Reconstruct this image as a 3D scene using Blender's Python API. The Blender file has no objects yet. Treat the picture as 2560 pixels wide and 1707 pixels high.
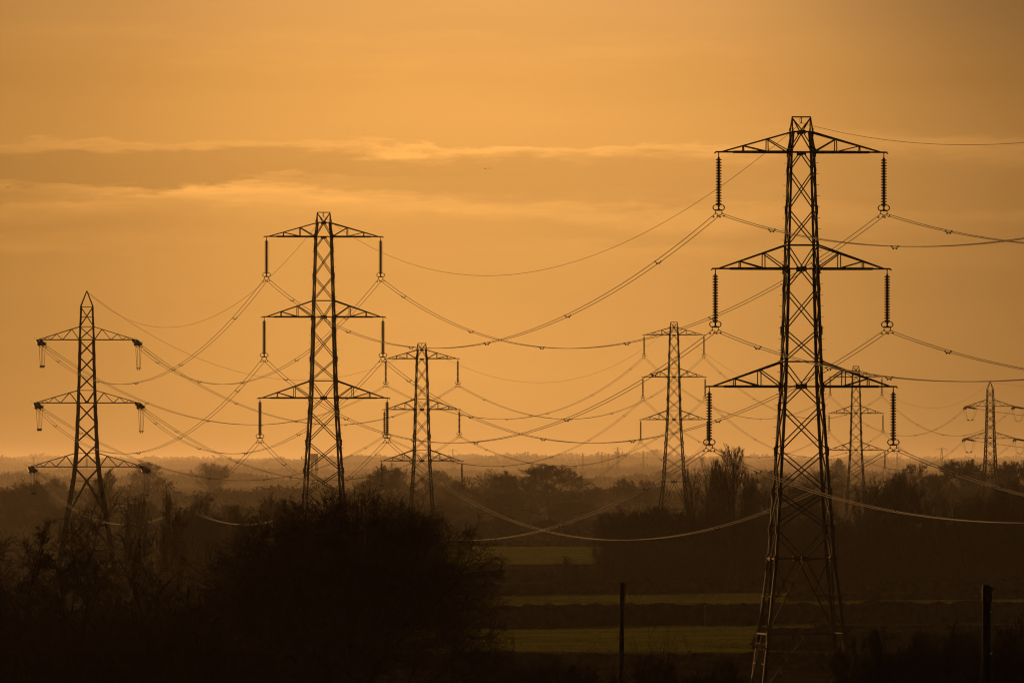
import bpy, math, random
import numpy as np
from mathutils import Vector, Matrix, Quaternion

F = 28444.0            # focal length in photo pixels (400 mm lens on a 36 mm sensor)
EYE = 16.0             # height of the eye above the plain
DD = 1.0884            # one unit of the working grid in photo pixels
R = math.radians
SUN_AZ, SUN_EL = R(-21), R(6.0)
scene = bpy.context.scene
COL = scene.collection
rnd = random.Random(7)

# ------------------------------------------------------------------ helpers
def at(px, py, d):
    return Vector(((px - 1280) * d / F, d, EYE + (1180 - py) * d / F))

def H(x, y):
    """height of the land: the viewpoint hill slopes down to a flat plain, far hills rise again"""
    a = 14.3 - 0.0176 * y
    k = 0.8
    h = k * math.log1p(math.exp(min(a / k, 40))) if a / k < 30 else a
    if y > 14000:
        t = min((y - 14000) / 31000.0, 1.25)
        h += 40 * t * t * (3 - 2 * min(t, 1)) / max(1, 1)
        h += t * (5 * math.sin(x / 900 + 1.0) + 3 * math.sin(x / 330 + 2.2))
    h += 0.12 * math.sin(x / 17 + y / 60) * min(1, max(0, (y - 880) / 200))
    return h

def props(o, label=None, cat=None, group=None, kind=None):
    if label: o['label'] = label
    if cat: o['category'] = cat
    if group: o['group'] = group
    if kind: o['kind'] = kind
    return o

def empty(name, loc, rz=0.0, label=None, cat=None, group=None):
    o = bpy.data.objects.new(name, None)
    o.empty_display_size = 0.5
    COL.objects.link(o)
    o.location = loc
    o.rotation_euler = (0, 0, rz)
    return props(o, label, cat, group)

def link(name, me, mat=None, parent=None):
    o = bpy.data.objects.new(name, me)
    COL.objects.link(o)
    if mat is not None and not me.materials:
        me.materials.append(mat)
    if parent is not None:
        o.parent = parent
    return o

def np_mesh(name, V, Q, smooth=False):
    V = np.asarray(V, dtype=np.float32).reshape(-1, 3)
    Q = np.asarray(Q, dtype=np.int32)
    me = bpy.data.meshes.new(name)
    n = Q.shape[1]
    me.vertices.add(len(V)); me.vertices.foreach_set('co', V.ravel())
    me.loops.add(Q.size); me.loops.foreach_set('vertex_index', Q.ravel())
    me.polygons.add(len(Q))
    me.polygons.foreach_set('loop_start', np.arange(0, Q.size, n, dtype=np.int32))
    if smooth:
        me.polygons.foreach_set('use_smooth', np.ones(len(Q), dtype=bool))
    me.update(calc_edges=True)
    me.validate()
    return me

class MB:
    """collects bars, plates and tubes and links them as ONE mesh object"""
    def __init__(s): s.v = []; s.f = []
    def bar(s, a, b, w=0.1, h=None):
        a = Vector(a); b = Vector(b); h = h or w
        d = (b - a)
        if d.length < 1e-6: return
        d.normalize()
        up = Vector((0, 0, 1)) if abs(d.z) < 0.95 else Vector((0, 1, 0))
        x = d.cross(up).normalized(); y = x.cross(d).normalized()
        n = len(s.v)
        for p in (a, b):
            for i, j in ((-1, -1), (1, -1), (1, 1), (-1, 1)):
                s.v.append(p + x * (i * w / 2) + y * (j * h / 2))
        s.f += [(n, n+1, n+5, n+4), (n+1, n+2, n+6, n+5), (n+2, n+3, n+7, n+6), (n+3, n, n+4, n+7),
                (n+3, n+2, n+1, n), (n+4, n+5, n+6, n+7)]
    def angle(s, a, b, w, ox=1, oy=1):
        """steel angle: two thin flanges meeting at a corner"""
        a = Vector(a); b = Vector(b)
        t = w * 0.2
        s.bar2(a + Vector((ox * w / 2, oy * t / 2, 0)), b + Vector((ox * w / 2, oy * t / 2, 0)), w, t)
        s.bar2(a + Vector((ox * t / 2, oy * (w / 2 + t / 2), 0)), b + Vector((ox * t / 2, oy * (w / 2 + t / 2), 0)), t, w - t)
    def bar2(s, a, b, wx, wy):
        n = len(s.v)
        for p in (a, b):
            for i, j in ((-1, -1), (1, -1), (1, 1), (-1, 1)):
                s.v.append(Vector((p.x + i * wx / 2, p.y + j * wy / 2, p.z)))
        s.f += [(n, n+1, n+5, n+4), (n+1, n+2, n+6, n+5), (n+2, n+3, n+7, n+6), (n+3, n, n+4, n+7),
                (n+3, n+2, n+1, n), (n+4, n+5, n+6, n+7)]
    def box(s, c, sx, sy, sz):
        c = Vector(c)
        s.bar2(c - Vector((0, 0, sz / 2)), c + Vector((0, 0, sz / 2)), sx, sy)
    def tube(s, pts, r, sides=5, closed=False):
        pts = [Vector(p) for p in pts]
        n0 = len(s.v); m = len(pts)
        for i, p in enumerate(pts):
            if closed: d = pts[(i + 1) % m] - pts[i - 1]
            else: d = pts[min(i + 1, m - 1)] - pts[max(i - 1, 0)]
            d.normalize()
            up = Vector((0, 0, 1)) if abs(d.z) < 0.95 else Vector((0, 1, 0))
            x = d.cross(up).normalized(); y = x.cross(d).normalized()
            rr = r[i] if isinstance(r, (list, tuple)) else r
            for k in range(sides):
                a = 2 * math.pi * k / sides
                s.v.append(p + x * (rr * math.cos(a)) + y * (rr * math.sin(a)))
        for i in range(m if closed else m - 1):
            j = (i + 1) % m
            for k in range(sides):
                k2 = (k + 1) % sides
                s.f.append((n0 + i*sides + k, n0 + i*sides + k2, n0 + j*sides + k2, n0 + j*sides + k))
    def lathe(s, prof, sides=10, org=(0, 0, 0), axis=None):
        """profile of (radius, distance) turned about an axis running from org"""
        org = Vector(org); ax = Vector(axis).normalized() if axis is not None else Vector((0, 0, -1))
        up = Vector((0, 0, 1)) if abs(ax.z) < 0.95 else Vector((0, 1, 0))
        x = ax.cross(up).normalized(); y = x.cross(ax).normalized()
        n0 = len(s.v)
        for (r, t) in prof:
            for k in range(sides):
                a = 2 * math.pi * k / sides
                s.v.append(org + ax * t + x * (r * math.cos(a)) + y * (r * math.sin(a)))
        for i in range(len(prof) - 1):
            for k in range(sides):
                k2 = (k + 1) % sides
                s.f.append((n0 + i*sides + k, n0 + i*sides + k2, n0 + (i+1)*sides + k2, n0 + (i+1)*sides + k))
    def mesh(s, name, smooth=False):
        me = bpy.data.meshes.new(name)
        me.from_pydata([tuple(v) for v in s.v], [], s.f)
        if smooth:
            me.polygons.foreach_set('use_smooth', np.ones(len(me.polygons), dtype=bool))
        me.update()
        return me
    def build(s, name, mat, parent=None, smooth=False):
        return link(name, s.mesh(name, smooth), mat, parent)

# ------------------------------------------------------------------ materials
def new_mat(name):
    m = bpy.data.materials.new(name); m.use_nodes = True
    nt = m.node_tree
    return m, nt, nt.nodes['Principled BSDF']

def noise_mat(name, c1, c2, scale, rough=0.8, metal=0.0, spec=0.3, rough2=None, coord='Object', stretch=None):
    m, nt, b = new_mat(name)
    tc = nt.nodes.new('ShaderNodeTexCoord')
    nz = nt.nodes.new('ShaderNodeTexNoise'); nz.inputs['Scale'].default_value = scale; nz.inputs['Detail'].default_value = 6
    if stretch:
        mp = nt.nodes.new('ShaderNodeMapping'); mp.inputs['Scale'].default_value = stretch
        nt.links.new(tc.outputs[coord], mp.inputs['Vector']); nt.links.new(mp.outputs['Vector'], nz.inputs['Vector'])
    else:
        nt.links.new(tc.outputs[coord], nz.inputs['Vector'])
    cr = nt.nodes.new('ShaderNodeValToRGB')
    cr.color_ramp.elements[0].color = (*c1, 1); cr.color_ramp.elements[1].color = (*c2, 1)
    cr.color_ramp.elements[0].position = 0.35; cr.color_ramp.elements[1].position = 0.65
    nt.links.new(nz.outputs['Fac'], cr.inputs['Fac'])
    nt.links.new(cr.outputs['Color'], b.inputs['Base Color'])
    b.inputs['Metallic'].default_value = metal
    b.inputs['Specular IOR Level'].default_value = spec
    if rough2 is not None:
        mr = nt.nodes.new('ShaderNodeMapRange')
        mr.inputs['To Min'].default_value = rough; mr.inputs['To Max'].default_value = rough2
        nt.links.new(nz.outputs['Fac'], mr.inputs['Value']); nt.links.new(mr.outputs['Result'], b.inputs['Roughness'])
    else:
        b.inputs['Roughness'].default_value = rough
    return m

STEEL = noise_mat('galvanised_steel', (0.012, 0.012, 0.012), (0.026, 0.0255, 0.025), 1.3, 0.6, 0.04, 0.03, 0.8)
CABLE = noise_mat('aluminium_cable', (0.035, 0.033, 0.031), (0.06, 0.057, 0.054), 0.5, 0.7, 0.12, 0.06, 0.8)
GLAZE = noise_mat('brown_glazed_porcelain', (0.035, 0.02, 0.014), (0.05, 0.028, 0.018), 3, 0.5, 0.0, 0.15)
BARK = noise_mat('winter_bark', (0.030, 0.023, 0.017), (0.06, 0.046, 0.033), 4, 0.9, 0, 0.15)
TWIG = noise_mat('bare_twigs', (0.035, 0.026, 0.018), (0.06, 0.044, 0.030), 2, 0.9, 0, 0.1)
HEDGEM = noise_mat('hedge_twigs', (0.022, 0.018, 0.012), (0.05, 0.038, 0.024), 1.2, 0.95, 0, 0.05)
WOODM = noise_mat('far_woodland_twigs', (0.035, 0.028, 0.020), (0.055, 0.042, 0.030), 0.05, 0.95, 0, 0.05)
POLEM = noise_mat('tarred_timber', (0.008, 0.0065, 0.005), (0.018, 0.014, 0.011), 3, 0.9, 0, 0.08, stretch=(8, 8, 0.6))
SOIL = noise_mat('rough_land', (0.014, 0.013, 0.008), (0.028, 0.024, 0.014), 0.02, 1.0, 0, 0.0)
GRASS = noise_mat('winter_grass', (0.065, 0.070, 0.010), (0.115, 0.108, 0.020), 0.22, 1.0, 0, 0.0, stretch=(0.25, 1, 1))
CONC = noise_mat('far_concrete', (0.22, 0.21, 0.2), (0.3, 0.29, 0.27), 0.2, 0.9)
WHITE = noise_mat('white_enamel_plate', (0.55, 0.55, 0.53), (0.65, 0.65, 0.62), 5, 0.4)
ORANGE = noise_mat('orange_enamel_plate', (0.5, 0.13, 0.02), (0.6, 0.17, 0.03), 5, 0.4)
BIRDM = noise_mat('dark_feathers', (0.03, 0.03, 0.03), (0.05, 0.045, 0.04), 5, 0.8)

# ------------------------------------------------------------------ camera
cam = bpy.data.cameras.new('camera')
cam.sensor_width = 36.0; cam.lens = 36.0 * F / 2560.0
cam.clip_start = 1.0; cam.clip_end = 90000.0
camo = bpy.data.objects.new('camera', cam); COL.objects.link(camo)
camo.location = (0, 0, EYE)
camo.rotation_euler = (math.pi / 2 + math.atan(326.5 / F), 0, 0)
scene.camera = camo

# ------------------------------------------------------------------ ground and fields
def ground():
    ys = [-60, -20, 0] + [20 * i for i in range(1, 50)] + list(np.geomspace(1000, 53000, 92))
    us = np.linspace(-1, 1, 81)
    V = []
    for y in ys:
        half = 120 + max(0, y) * 0.30
        for u in us:
            x = u * half
            V.append((x, y, H(x, y)))
    n = len(us); Q = []
    for i in range(len(ys) - 1):
        for j in range(n - 1):
            Q.append((i*n + j, i*n + j + 1, (i+1)*n + j + 1, (i+1)*n + j))
    o = link('ground', np_mesh('ground', V, Q, True), SOIL)
    o['kind'] = 'structure'
ground()

def field(name, corners, nx, ny):
    """a sheet of grass laid on the land, corners near-left, near-right, far-right, far-left as (x, y)"""
    V = []; Q = []
    a, b, c, d = [Vector(p) for p in corners]
    for j in range(ny + 1):
        t = j / ny
        l = a.lerp(d, t); r = b.lerp(c, t)
        for i in range(nx + 1):
            p = l.lerp(r, i / nx)
            e = 0.0 if 0 < i < nx and 0 < j < ny else 1.0
            V.append((p.x, p.y, H(p.x, p.y) + 0.18 - 0.12 * e))
    m = nx + 1
    for j in range(ny):
        for i in range(nx):
            Q.append((j*m + i, j*m + i + 1, (j+1)*m + i + 1, (j+1)*m + i))
    o = link(name, np_mesh(name, V, Q, True), GRASS)
    o['kind'] = 'structure'
field('grass_field', [(-34, 1012), (30, 1000), (32, 1180), (-34, 1122)], 60, 12)
field('grass_field', [(-12, 1160), (110, 1226), (110, 1560), (-12, 1498)], 60, 16)
field('grass_field', [(-70, 1900), (19, 1960), (21, 2420), (-70, 2330)], 40, 16)

def blade_mat():
    m, nt, b = new_mat('grass_blades')
    tc = nt.nodes.new('ShaderNodeTexCoord'); nz = nt.nodes.new('ShaderNodeTexNoise'); nz.inputs['Scale'].default_value = 0.12; nz.inputs['Detail'].default_value = 5
    mp = nt.nodes.new('ShaderNodeMapping'); mp.inputs['Scale'].default_value = (0.5, 0.9, 0.2)
    nt.links.new(tc.outputs['Object'], mp.inputs['Vector']); nt.links.new(mp.outputs['Vector'], nz.inputs['Vector'])
    cr = nt.nodes.new('ShaderNodeValToRGB'); cr.color_ramp.elements[0].position = 0.36; cr.color_ramp.elements[1].position = 0.64
    cr.color_ramp.elements[0].color = (0.062, 0.078, 0.012, 1); cr.color_ramp.elements[1].color = (0.122, 0.135, 0.024, 1)
    nt.links.new(nz.outputs['Fac'], cr.inputs['Fac'])
    tr = nt.nodes.new('ShaderNodeBsdfTranslucent'); df = nt.nodes.new('ShaderNodeBsdfDiffuse'); mx = nt.nodes.new('ShaderNodeMixShader'); mx.inputs[0].default_value = 0.5
    nt.links.new(cr.outputs['Color'], tr.inputs['Color']); nt.links.new(cr.outputs['Color'], df.inputs['Color'])
    nt.links.new(df.outputs[0], mx.inputs[1]); nt.links.new(tr.outputs[0], mx.inputs[2])
    nt.links.new(mx.outputs[0], [n for n in nt.nodes if n.type == 'OUTPUT_MATERIAL'][0].inputs['Surface'])
    nt.nodes.remove(b)
    return m
BLADES = blade_mat()
def grass_rows(corners, step, hgt, label, seed):
    """rows of standing blades on a field, drilled from side to side"""
    g = np.random.default_rng(seed)
    a, b, c, d = [np.array(p, float) for p in corners]
    nrow = int(max(np.linalg.norm(d - a), np.linalg.norm(c - b)) / step)
    V = []
    for r in range(nrow):
        t = (r + g.uniform(-0.3, 0.3)) / nrow
        t = min(max(t, 0.002), 0.998)
        l = a + (d - a) * t; q = b + (c - b) * t
        n = int(np.linalg.norm(q - l) / 0.16)
        u = (np.arange(n) + g.uniform(0, 1, n)) / n
        p = l + np.outer(u, q - l)
        z = np.array([H(x_, y_) for x_, y_ in p[:: max(1, n // 60)]])
        z = np.interp(np.arange(n), np.arange(0, n, max(1, n // 60)), z) + 0.17
        w = g.uniform(0.05, 0.13, n); hh = hgt * g.uniform(0.55, 1.35, n) * (1 + 0.3 * np.sin(p[:, 0] * 0.31 + r * 0.2))
        ln = g.normal(size=(n, 2)) * 0.05; tw = g.uniform(-0.06, 0.06, n)
        A_ = np.stack([p[:, 0] - w, p[:, 1] - tw, z], 1); B_ = np.stack([p[:, 0] + w, p[:, 1] + tw, z], 1)
        C_ = np.stack([p[:, 0] + w * 0.5 + ln[:, 0], p[:, 1] + ln[:, 1], z + hh], 1); D_ = np.stack([p[:, 0] - w * 0.4 + ln[:, 0], p[:, 1] + ln[:, 1], z + hh * 0.85], 1)
        V.append(np.stack([A_, B_, C_, D_], 1).reshape(-1, 3))
    V = np.concatenate(V)
    o = link('grass', np_mesh('grass', V, np.arange(len(V)).reshape(-1, 4)), BLADES)
    props(o, label, 'grass', None, 'stuff')
grass_rows([(-33, 1013), (29, 1001), (31, 1178), (-33, 1121)], 2.0, 0.11, 'dim green grass of the nearest field', 1)
grass_rows([(-11, 1162), (64, 1198), (70, 1520), (-11, 1494)], 3.2, 0.12, 'olive green grass of the second field', 2)
grass_rows([(-30, 1935), (18.5, 1962), (20.5, 2415), (-30, 2370)], 4.0, 0.12, 'sunlit green grass of the far field', 3)

# ------------------------------------------------------------------ pylons
def lerp_knots(kn, z):
    kn = sorted(kn)
    if z <= kn[0][0]:
        (z0, w0), (z1, w1) = kn[0], kn[1]
        return w0 + (z - z0) * (w1 - w0) / (z1 - z0)
    for (z0, w0), (z1, w1) in zip(kn, kn[1:]):
        if z <= z1: return w0 + (z - z0) * (w1 - w0) / (z1 - z0)
    return kn[-1][1]

FACES = [((-1, -1), (1, -1)), ((1, -1), (1, 1)), ((1, 1), (-1, 1)), ((-1, 1), (-1, -1))]
def face_pt(w, z, fc, s, zo):
    (ax, ay), (bx, by) = fc
    t = (s + 1) / 2
    hw = w(z)
    return Vector(((ax + (bx - ax) * t) * hw, (ay + (by - ay) * t) * hw, z + zo))

SUSP_KN = [(-11.74, 2.08), (-7.2, 1.79), (0, 1.33), (8.04, 1.09), (16.0, 0.84), (17.39, 0.69), (-20.6, 3.14)]
def susp_w(z): return lerp_knots(SUSP_KN, z)

def insulator_mesh():
    mb = MB()
    mb.tube([(0, 0, 0), (0, 0, -0.36)], 0.035, 6)
    prof = [(0.02, 0.30), (0.07, 0.36)]
    z = 0.46
    for i in range(17):
        prof += [(0.085, z), (0.10, z + 0.005), (0.195, z + 0.03), (0.197, z + 0.10), (0.17, z + 0.105), (0.085, z + 0.09)]
        z += 0.188
    prof += [(0.06, z), (0.02, z + 0.12)]
    mb.lathe(prof, 12)
    return mb.mesh('insulator_string', False)
def ring_mesh():
    mb = MB()
    for sgn in (-1, 1):
        for dy in (-0.13, 0.13):
            pts = []
            for k in range(14):
                a = 2 * math.pi * k / 14
                pts.append((sgn * (0.20 + 0.19 * math.cos(a)), dy, -3.78 + 0.19 * math.sin(a)))
            mb.tube(pts, 0.022, 5, True)
    mb.bar((-0.40, -0.13, -3.78), (-0.40, 0.13, -3.78), 0.05)
    mb.bar((0.40, -0.13, -3.78), (0.40, 0.13, -3.78), 0.05)
    return mb.mesh('grading_ring', True)
def yoke_mesh():
    mb = MB()
    mb.bar((0, 0, -3.66), (0, 0, -3.96), 0.10)
    mb.bar((-0.26, 0, -3.96), (0.26, 0, -3.96), 0.05, 0.10)
    for sx in (-0.22, 0.22):
        mb.bar((sx, 0, -3.96), (sx, 0, -4.16), 0.045)
        mb.bar((sx, -0.17, -4.18), (sx, 0.17, -4.18), 0.085, 0.09)
    return mb.mesh('yoke_plate', False)
INS_ME, RING_ME, YOKE_ME = insulator_mesh(), ring_mesh(), yoke_mesh()
for m_, mt_ in ((INS_ME, GLAZE), (RING_ME, STEEL), (YOKE_ME, STEEL)): m_.materials.append(mt_)

CONDUCTOR_DROP = 4.18
PYL = {}
def add_brace(mb, w, zo, kind, z0, z1, t, faces=FACES):
    for fc in faces:
        if kind == 'X':
            mb.bar(face_pt(w, z0, fc, -1, zo), face_pt(w, z1, fc, 1, zo), t, t * 0.8)
            mb.bar(face_pt(w, z0, fc, 1, zo), face_pt(w, z1, fc, -1, zo), t, t * 0.8)
        elif kind == 'V':      # legs at z0 meet the centre at z1
            for s in (-1, 1):
                mb.bar(face_pt(w, z0, fc, s, zo), face_pt(w, z1, fc, 0, zo), t, t * 0.8)
        elif kind == '-':
            mb.bar(face_pt(w, z0, fc, -1, zo), face_pt(w, z0, fc, 1, zo), t)

def suspension_pylon(key, x, y, arm_z, yaw, label, near=False):
    gz = H(x, y)
    zb = gz - arm_z                      # base level measured from the lowest crossarm
    zo = -zb
    root = empty('lattice_pylon', (x, y, gz), yaw, label, 'pylon', 'lattice pylons of the power line')
    kn = [k for k in SUSP_KN if k[0] > -20]
    w = lambda z: lerp_knots(kn + [(-20.6, 3.14)], z)
    # four legs
    lv = [zb, -16.86, -11.74, -9.7, -7.18, -4.37, 0, 3.87, 8.04, 12.08, 16.0, 17.39]
    lv = [z for z in lv if z >= zb]
    for sx, sy in ((-1, -1), (1, -1), (1, 1), (-1, 1)):
        mb = MB()
        for z0, z1 in zip(lv, lv[1:]):
            lw = 0.22 if z1 <= -7 else 0.20 if z1 <= 8.1 else 0.15
            a = Vector((sx * w(z0), sy * w(z0), z0 + zo)); b = Vector((sx * w(z1), sy * w(z1), z1 + zo))
            mb.angle(a, b, lw, -sx, -sy)
            mb.bar(b - Vector((0, 0, 0.35)), b + Vector((0, 0, 0.25)), lw * 0.75)
        mb.bar((sx * w(17.39), sy * w(17.39), 17.39 + zo), (sx * 0.62, 0, 18.4 + zo), 0.09)
        a = Vector((sx * w(zb), sy * w(zb), 0))
        mb.box(a + Vector((0, 0, 0.1)), 0.6, 0.6, 0.5)
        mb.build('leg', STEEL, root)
    # lattice bracing
    mb = MB(); t = 0.09
    for z0, z1 in ((14.75, 12.08), (12.08, 9.65), (6.67, 3.87), (3.87, 1.7)): add_brace(mb, w, zo, 'X', z0, z1, t)
    for z0, z1 in ((14.75, 16.0), (16.0, 17.39), (9.65, 8.04), (6.67, 8.04), (1.7, 0.0), (-1.36, 0.0)): add_brace(mb, w, zo, 'V', z0, z1, t)
    for z0 in (17.39, 16.0, 9.65, 8.04, 1.7, 0.0): add_brace(mb, w, zo, '-', z0, z0, 0.085)
    for z0, hh in ((17.36, 0.26), (15.9, 0.22), (8.02, 0.34), (0.0, 0.34)):
        for sy in (-1, 1):
            mb.box((0, sy * w(z0), z0 + zo), 0.42, 0.06, hh)
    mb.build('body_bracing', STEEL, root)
    mb = MB(); t = 0.10
    for z0, z1 in ((-1.36, -4.37), (-4.37, -7.18), (-7.18, -9.7)): add_brace(mb, w, zo, 'X', z0, z1, t)
    add_brace(mb, w, zo, 'V', -9.7, -11.74, t); add_brace(mb, w, zo, 'V', -16.86, -11.74, t)
    add_brace(mb, w, zo, '-', -11.74, 0, 0.11); add_brace(mb, w, zo, '-', -16.86, 0, 0.11)
    zl = max(zb, -21.5)
    add_brace(mb, w, zo, 'V', zl, -16.86, t)
    for fc in FACES:
        for s in (-1, 1):
            k = face_pt(w, -14.3, fc, s * 0.47, zo)
            mb.bar(face_pt(w, -14.3, fc, s, zo), k, 0.06); mb.bar(face_pt(w, -11.9, fc, s, zo), k, 0.06)
            k2 = face_pt(w, (zl - 16.86) / 2, fc, s * 0.5, zo)
            mb.bar(face_pt(w, (zl - 16.86) / 2, fc, s, zo), k2, 0.06); mb.bar(face_pt(w, -17, fc, s, zo), k2, 0.06)
        for s in (-0.07, 0.07):
            c = face_pt(w, -11.74, fc, s, zo); mb.box(c, 0.3, 0.3, 0.3)
    if zb < -22:
        add_brace(mb, w, zo, '-', -21.5, 0, 0.1); add_brace(mb, w, zo, 'X', -21.5, zb, t)
    mb.build('base_bracing', STEEL, root)
    # earth wire peak
    mb = MB()
    mb.bar((-0.64, 0, 18.4 + zo), (0.64, 0, 18.4 + zo), 0.09)
    for sx in (-1, 1):
        for sy in (-1, 1): mb.bar((sx * 0.6, 0, 18.3 + zo), (0, sy * w(17.39), 17.42 + zo), 0.06)
    pk = mb.build('earth_wire_peak', STEEL, root)
    mb = MB()
    mb.bar((0, 0, 18.36 + zo), (0, 0, 18.0 + zo), 0.06); mb.bar((0, -0.12, 18.0 + zo), (0, 0.12, 18.0 + zo), 0.09)
    mb.tube([(-0.03, 0, 18.34 + zo), (-0.16, 0, 18.22 + zo), (-0.12, 0.0, 18.08 + zo), (0, 0, 18.0 + zo)], 0.015, 4)
    mb.build('earth_wire_clamp', STEEL, pk)
    tips = {}
    for nm, z, up, half in (('upper', 16.0, 17.36, 5.75), ('middle', 8.04, 9.65, 5.98), ('lower', 0.0, 1.7, 6.40)):
        for side, sx in (('left', -1), ('right', 1)):
            mb = MB()
            for sy in (-1, 1):
                leg = Vector((sx * w(z), sy * w(z), z + zo)); tip = Vector((sx * half, sy * 0.06, z + zo))
                lup = Vector((sx * w(up), sy * w(up), up + zo)); tup = Vector((sx * (half - 0.35), sy * 0.06, z + 0.03 + zo))
                mb.bar(leg, tip, 0.10, 0.11)
                mb.bar(leg, leg.lerp(tip, 0.78) , 0.06, 0.17)
                mb.bar(lup, tup, 0.10)
                for f, f2 in ((0.31, 0.0), (0.645, 0.29)):
                    b = leg.lerp(tip, f); tt = (b.x - lup.x) / (tup.x - lup.x); u = lup.lerp(tup, tt)
                    mb.bar(b, u, 0.07); mb.bar(u, leg.lerp(tip, f2), 0.07)
            for f in (0.31, 0.645):
                a = Vector((sx * w(z), -w(z), z + zo)).lerp(Vector((sx * half, -0.06, z + zo)), f)
                mb.bar(a, (a.x, -a.y, a.z), 0.06)
            tp = Vector((sx * half, 0, z + zo))
            mb.bar(tp + Vector((-0.16, 0, 0)), tp + Vector((0.16, 0, 0)), 0.3, 0.10)
            mb.bar(tp + Vector((0.10 * sx, 0, 0)), tp + Vector((0.24 * sx, 0, -0.10)), 0.08)
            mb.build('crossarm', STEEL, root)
            s = link('insulator_string', INS_ME, None, root); s.location = (sx * (half - 0.06), 0, z + zo - 0.02)
            link('grading_ring', RING_ME, None, s); link('yoke_plate', YOKE_ME, None, s)
            tips[nm, side] = Vector((sx * (half - 0.06), 0, z + zo - 0.02 - CONDUCTOR_DROP))
    for sx, sy in ((-1, 1), (1, -1)):      # step bolts on two legs, one mesh of pegs and rail per leg
        mb = MB()
        z = -15.5; k = 0
        while z < 15.5:
            p = Vector((sx * w(z), sy * w(z), z + zo))
            mb.bar(p, p + Vector((sx * 0.2, 0, 0)), 0.028)
            q = z + 0.75; mb.bar(p, (sx * w(q), sy * w(q), q + zo), 0.02)
            z = q
        mb.build('step_bolts', STEEL, root)
    if near:
        mb = MB()
        z = -17.9
        for fc in FACES:
            for dz in (0, 0.18, 0.36):
                mb.bar(face_pt(w, z + dz, fc, -1.1, zo), face_pt(w, z + dz, fc, 1.1, zo), 0.02)
            for s in (-0.98, -0.5, -0.15, 0.3, 0.98):
                p = face_pt(w, z, fc, s, zo); q = Vector((p.x * 1.12, p.y * 1.12, p.z + 0.35))
                mb.bar(p, q, 0.05)
        mb.build('anti_climb_guard', STEEL, root)
        mb = MB(); c = face_pt(w, -19.6, FACES[0], -0.52, zo)
        mb.box(c + Vector((0, -0.1, 0.15)), 0.52, 0.03, 0.2); mb.box(c + Vector((0, -0.1, -0.03)), 0.24, 0.03, 0.13)
        o = mb.build('notice_plate', WHITE, root); o['label'] = 'small white notice plate on the left leg'
        mb = MB(); c = face_pt(w, -19.6, FACES[0], 0.9, zo)
        mb.box(c + Vector((0, -0.1, 0)), 0.3, 0.03, 0.32)
        o = mb.build('notice_plate', ORANGE, root); o['label'] = 'square orange plate on the right leg'
    M = Matrix.Translation((x, y, gz)) @ Matrix.Rotation(yaw, 4, 'Z')
    att = {k: (M @ v, M @ v) for k, v in tips.items()}      # (towards previous, towards next)
    e = M @ Vector((0, 0, 18.0 + zo))
    att['earth', ''] = (e, e)
    PYL[key] = att

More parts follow.
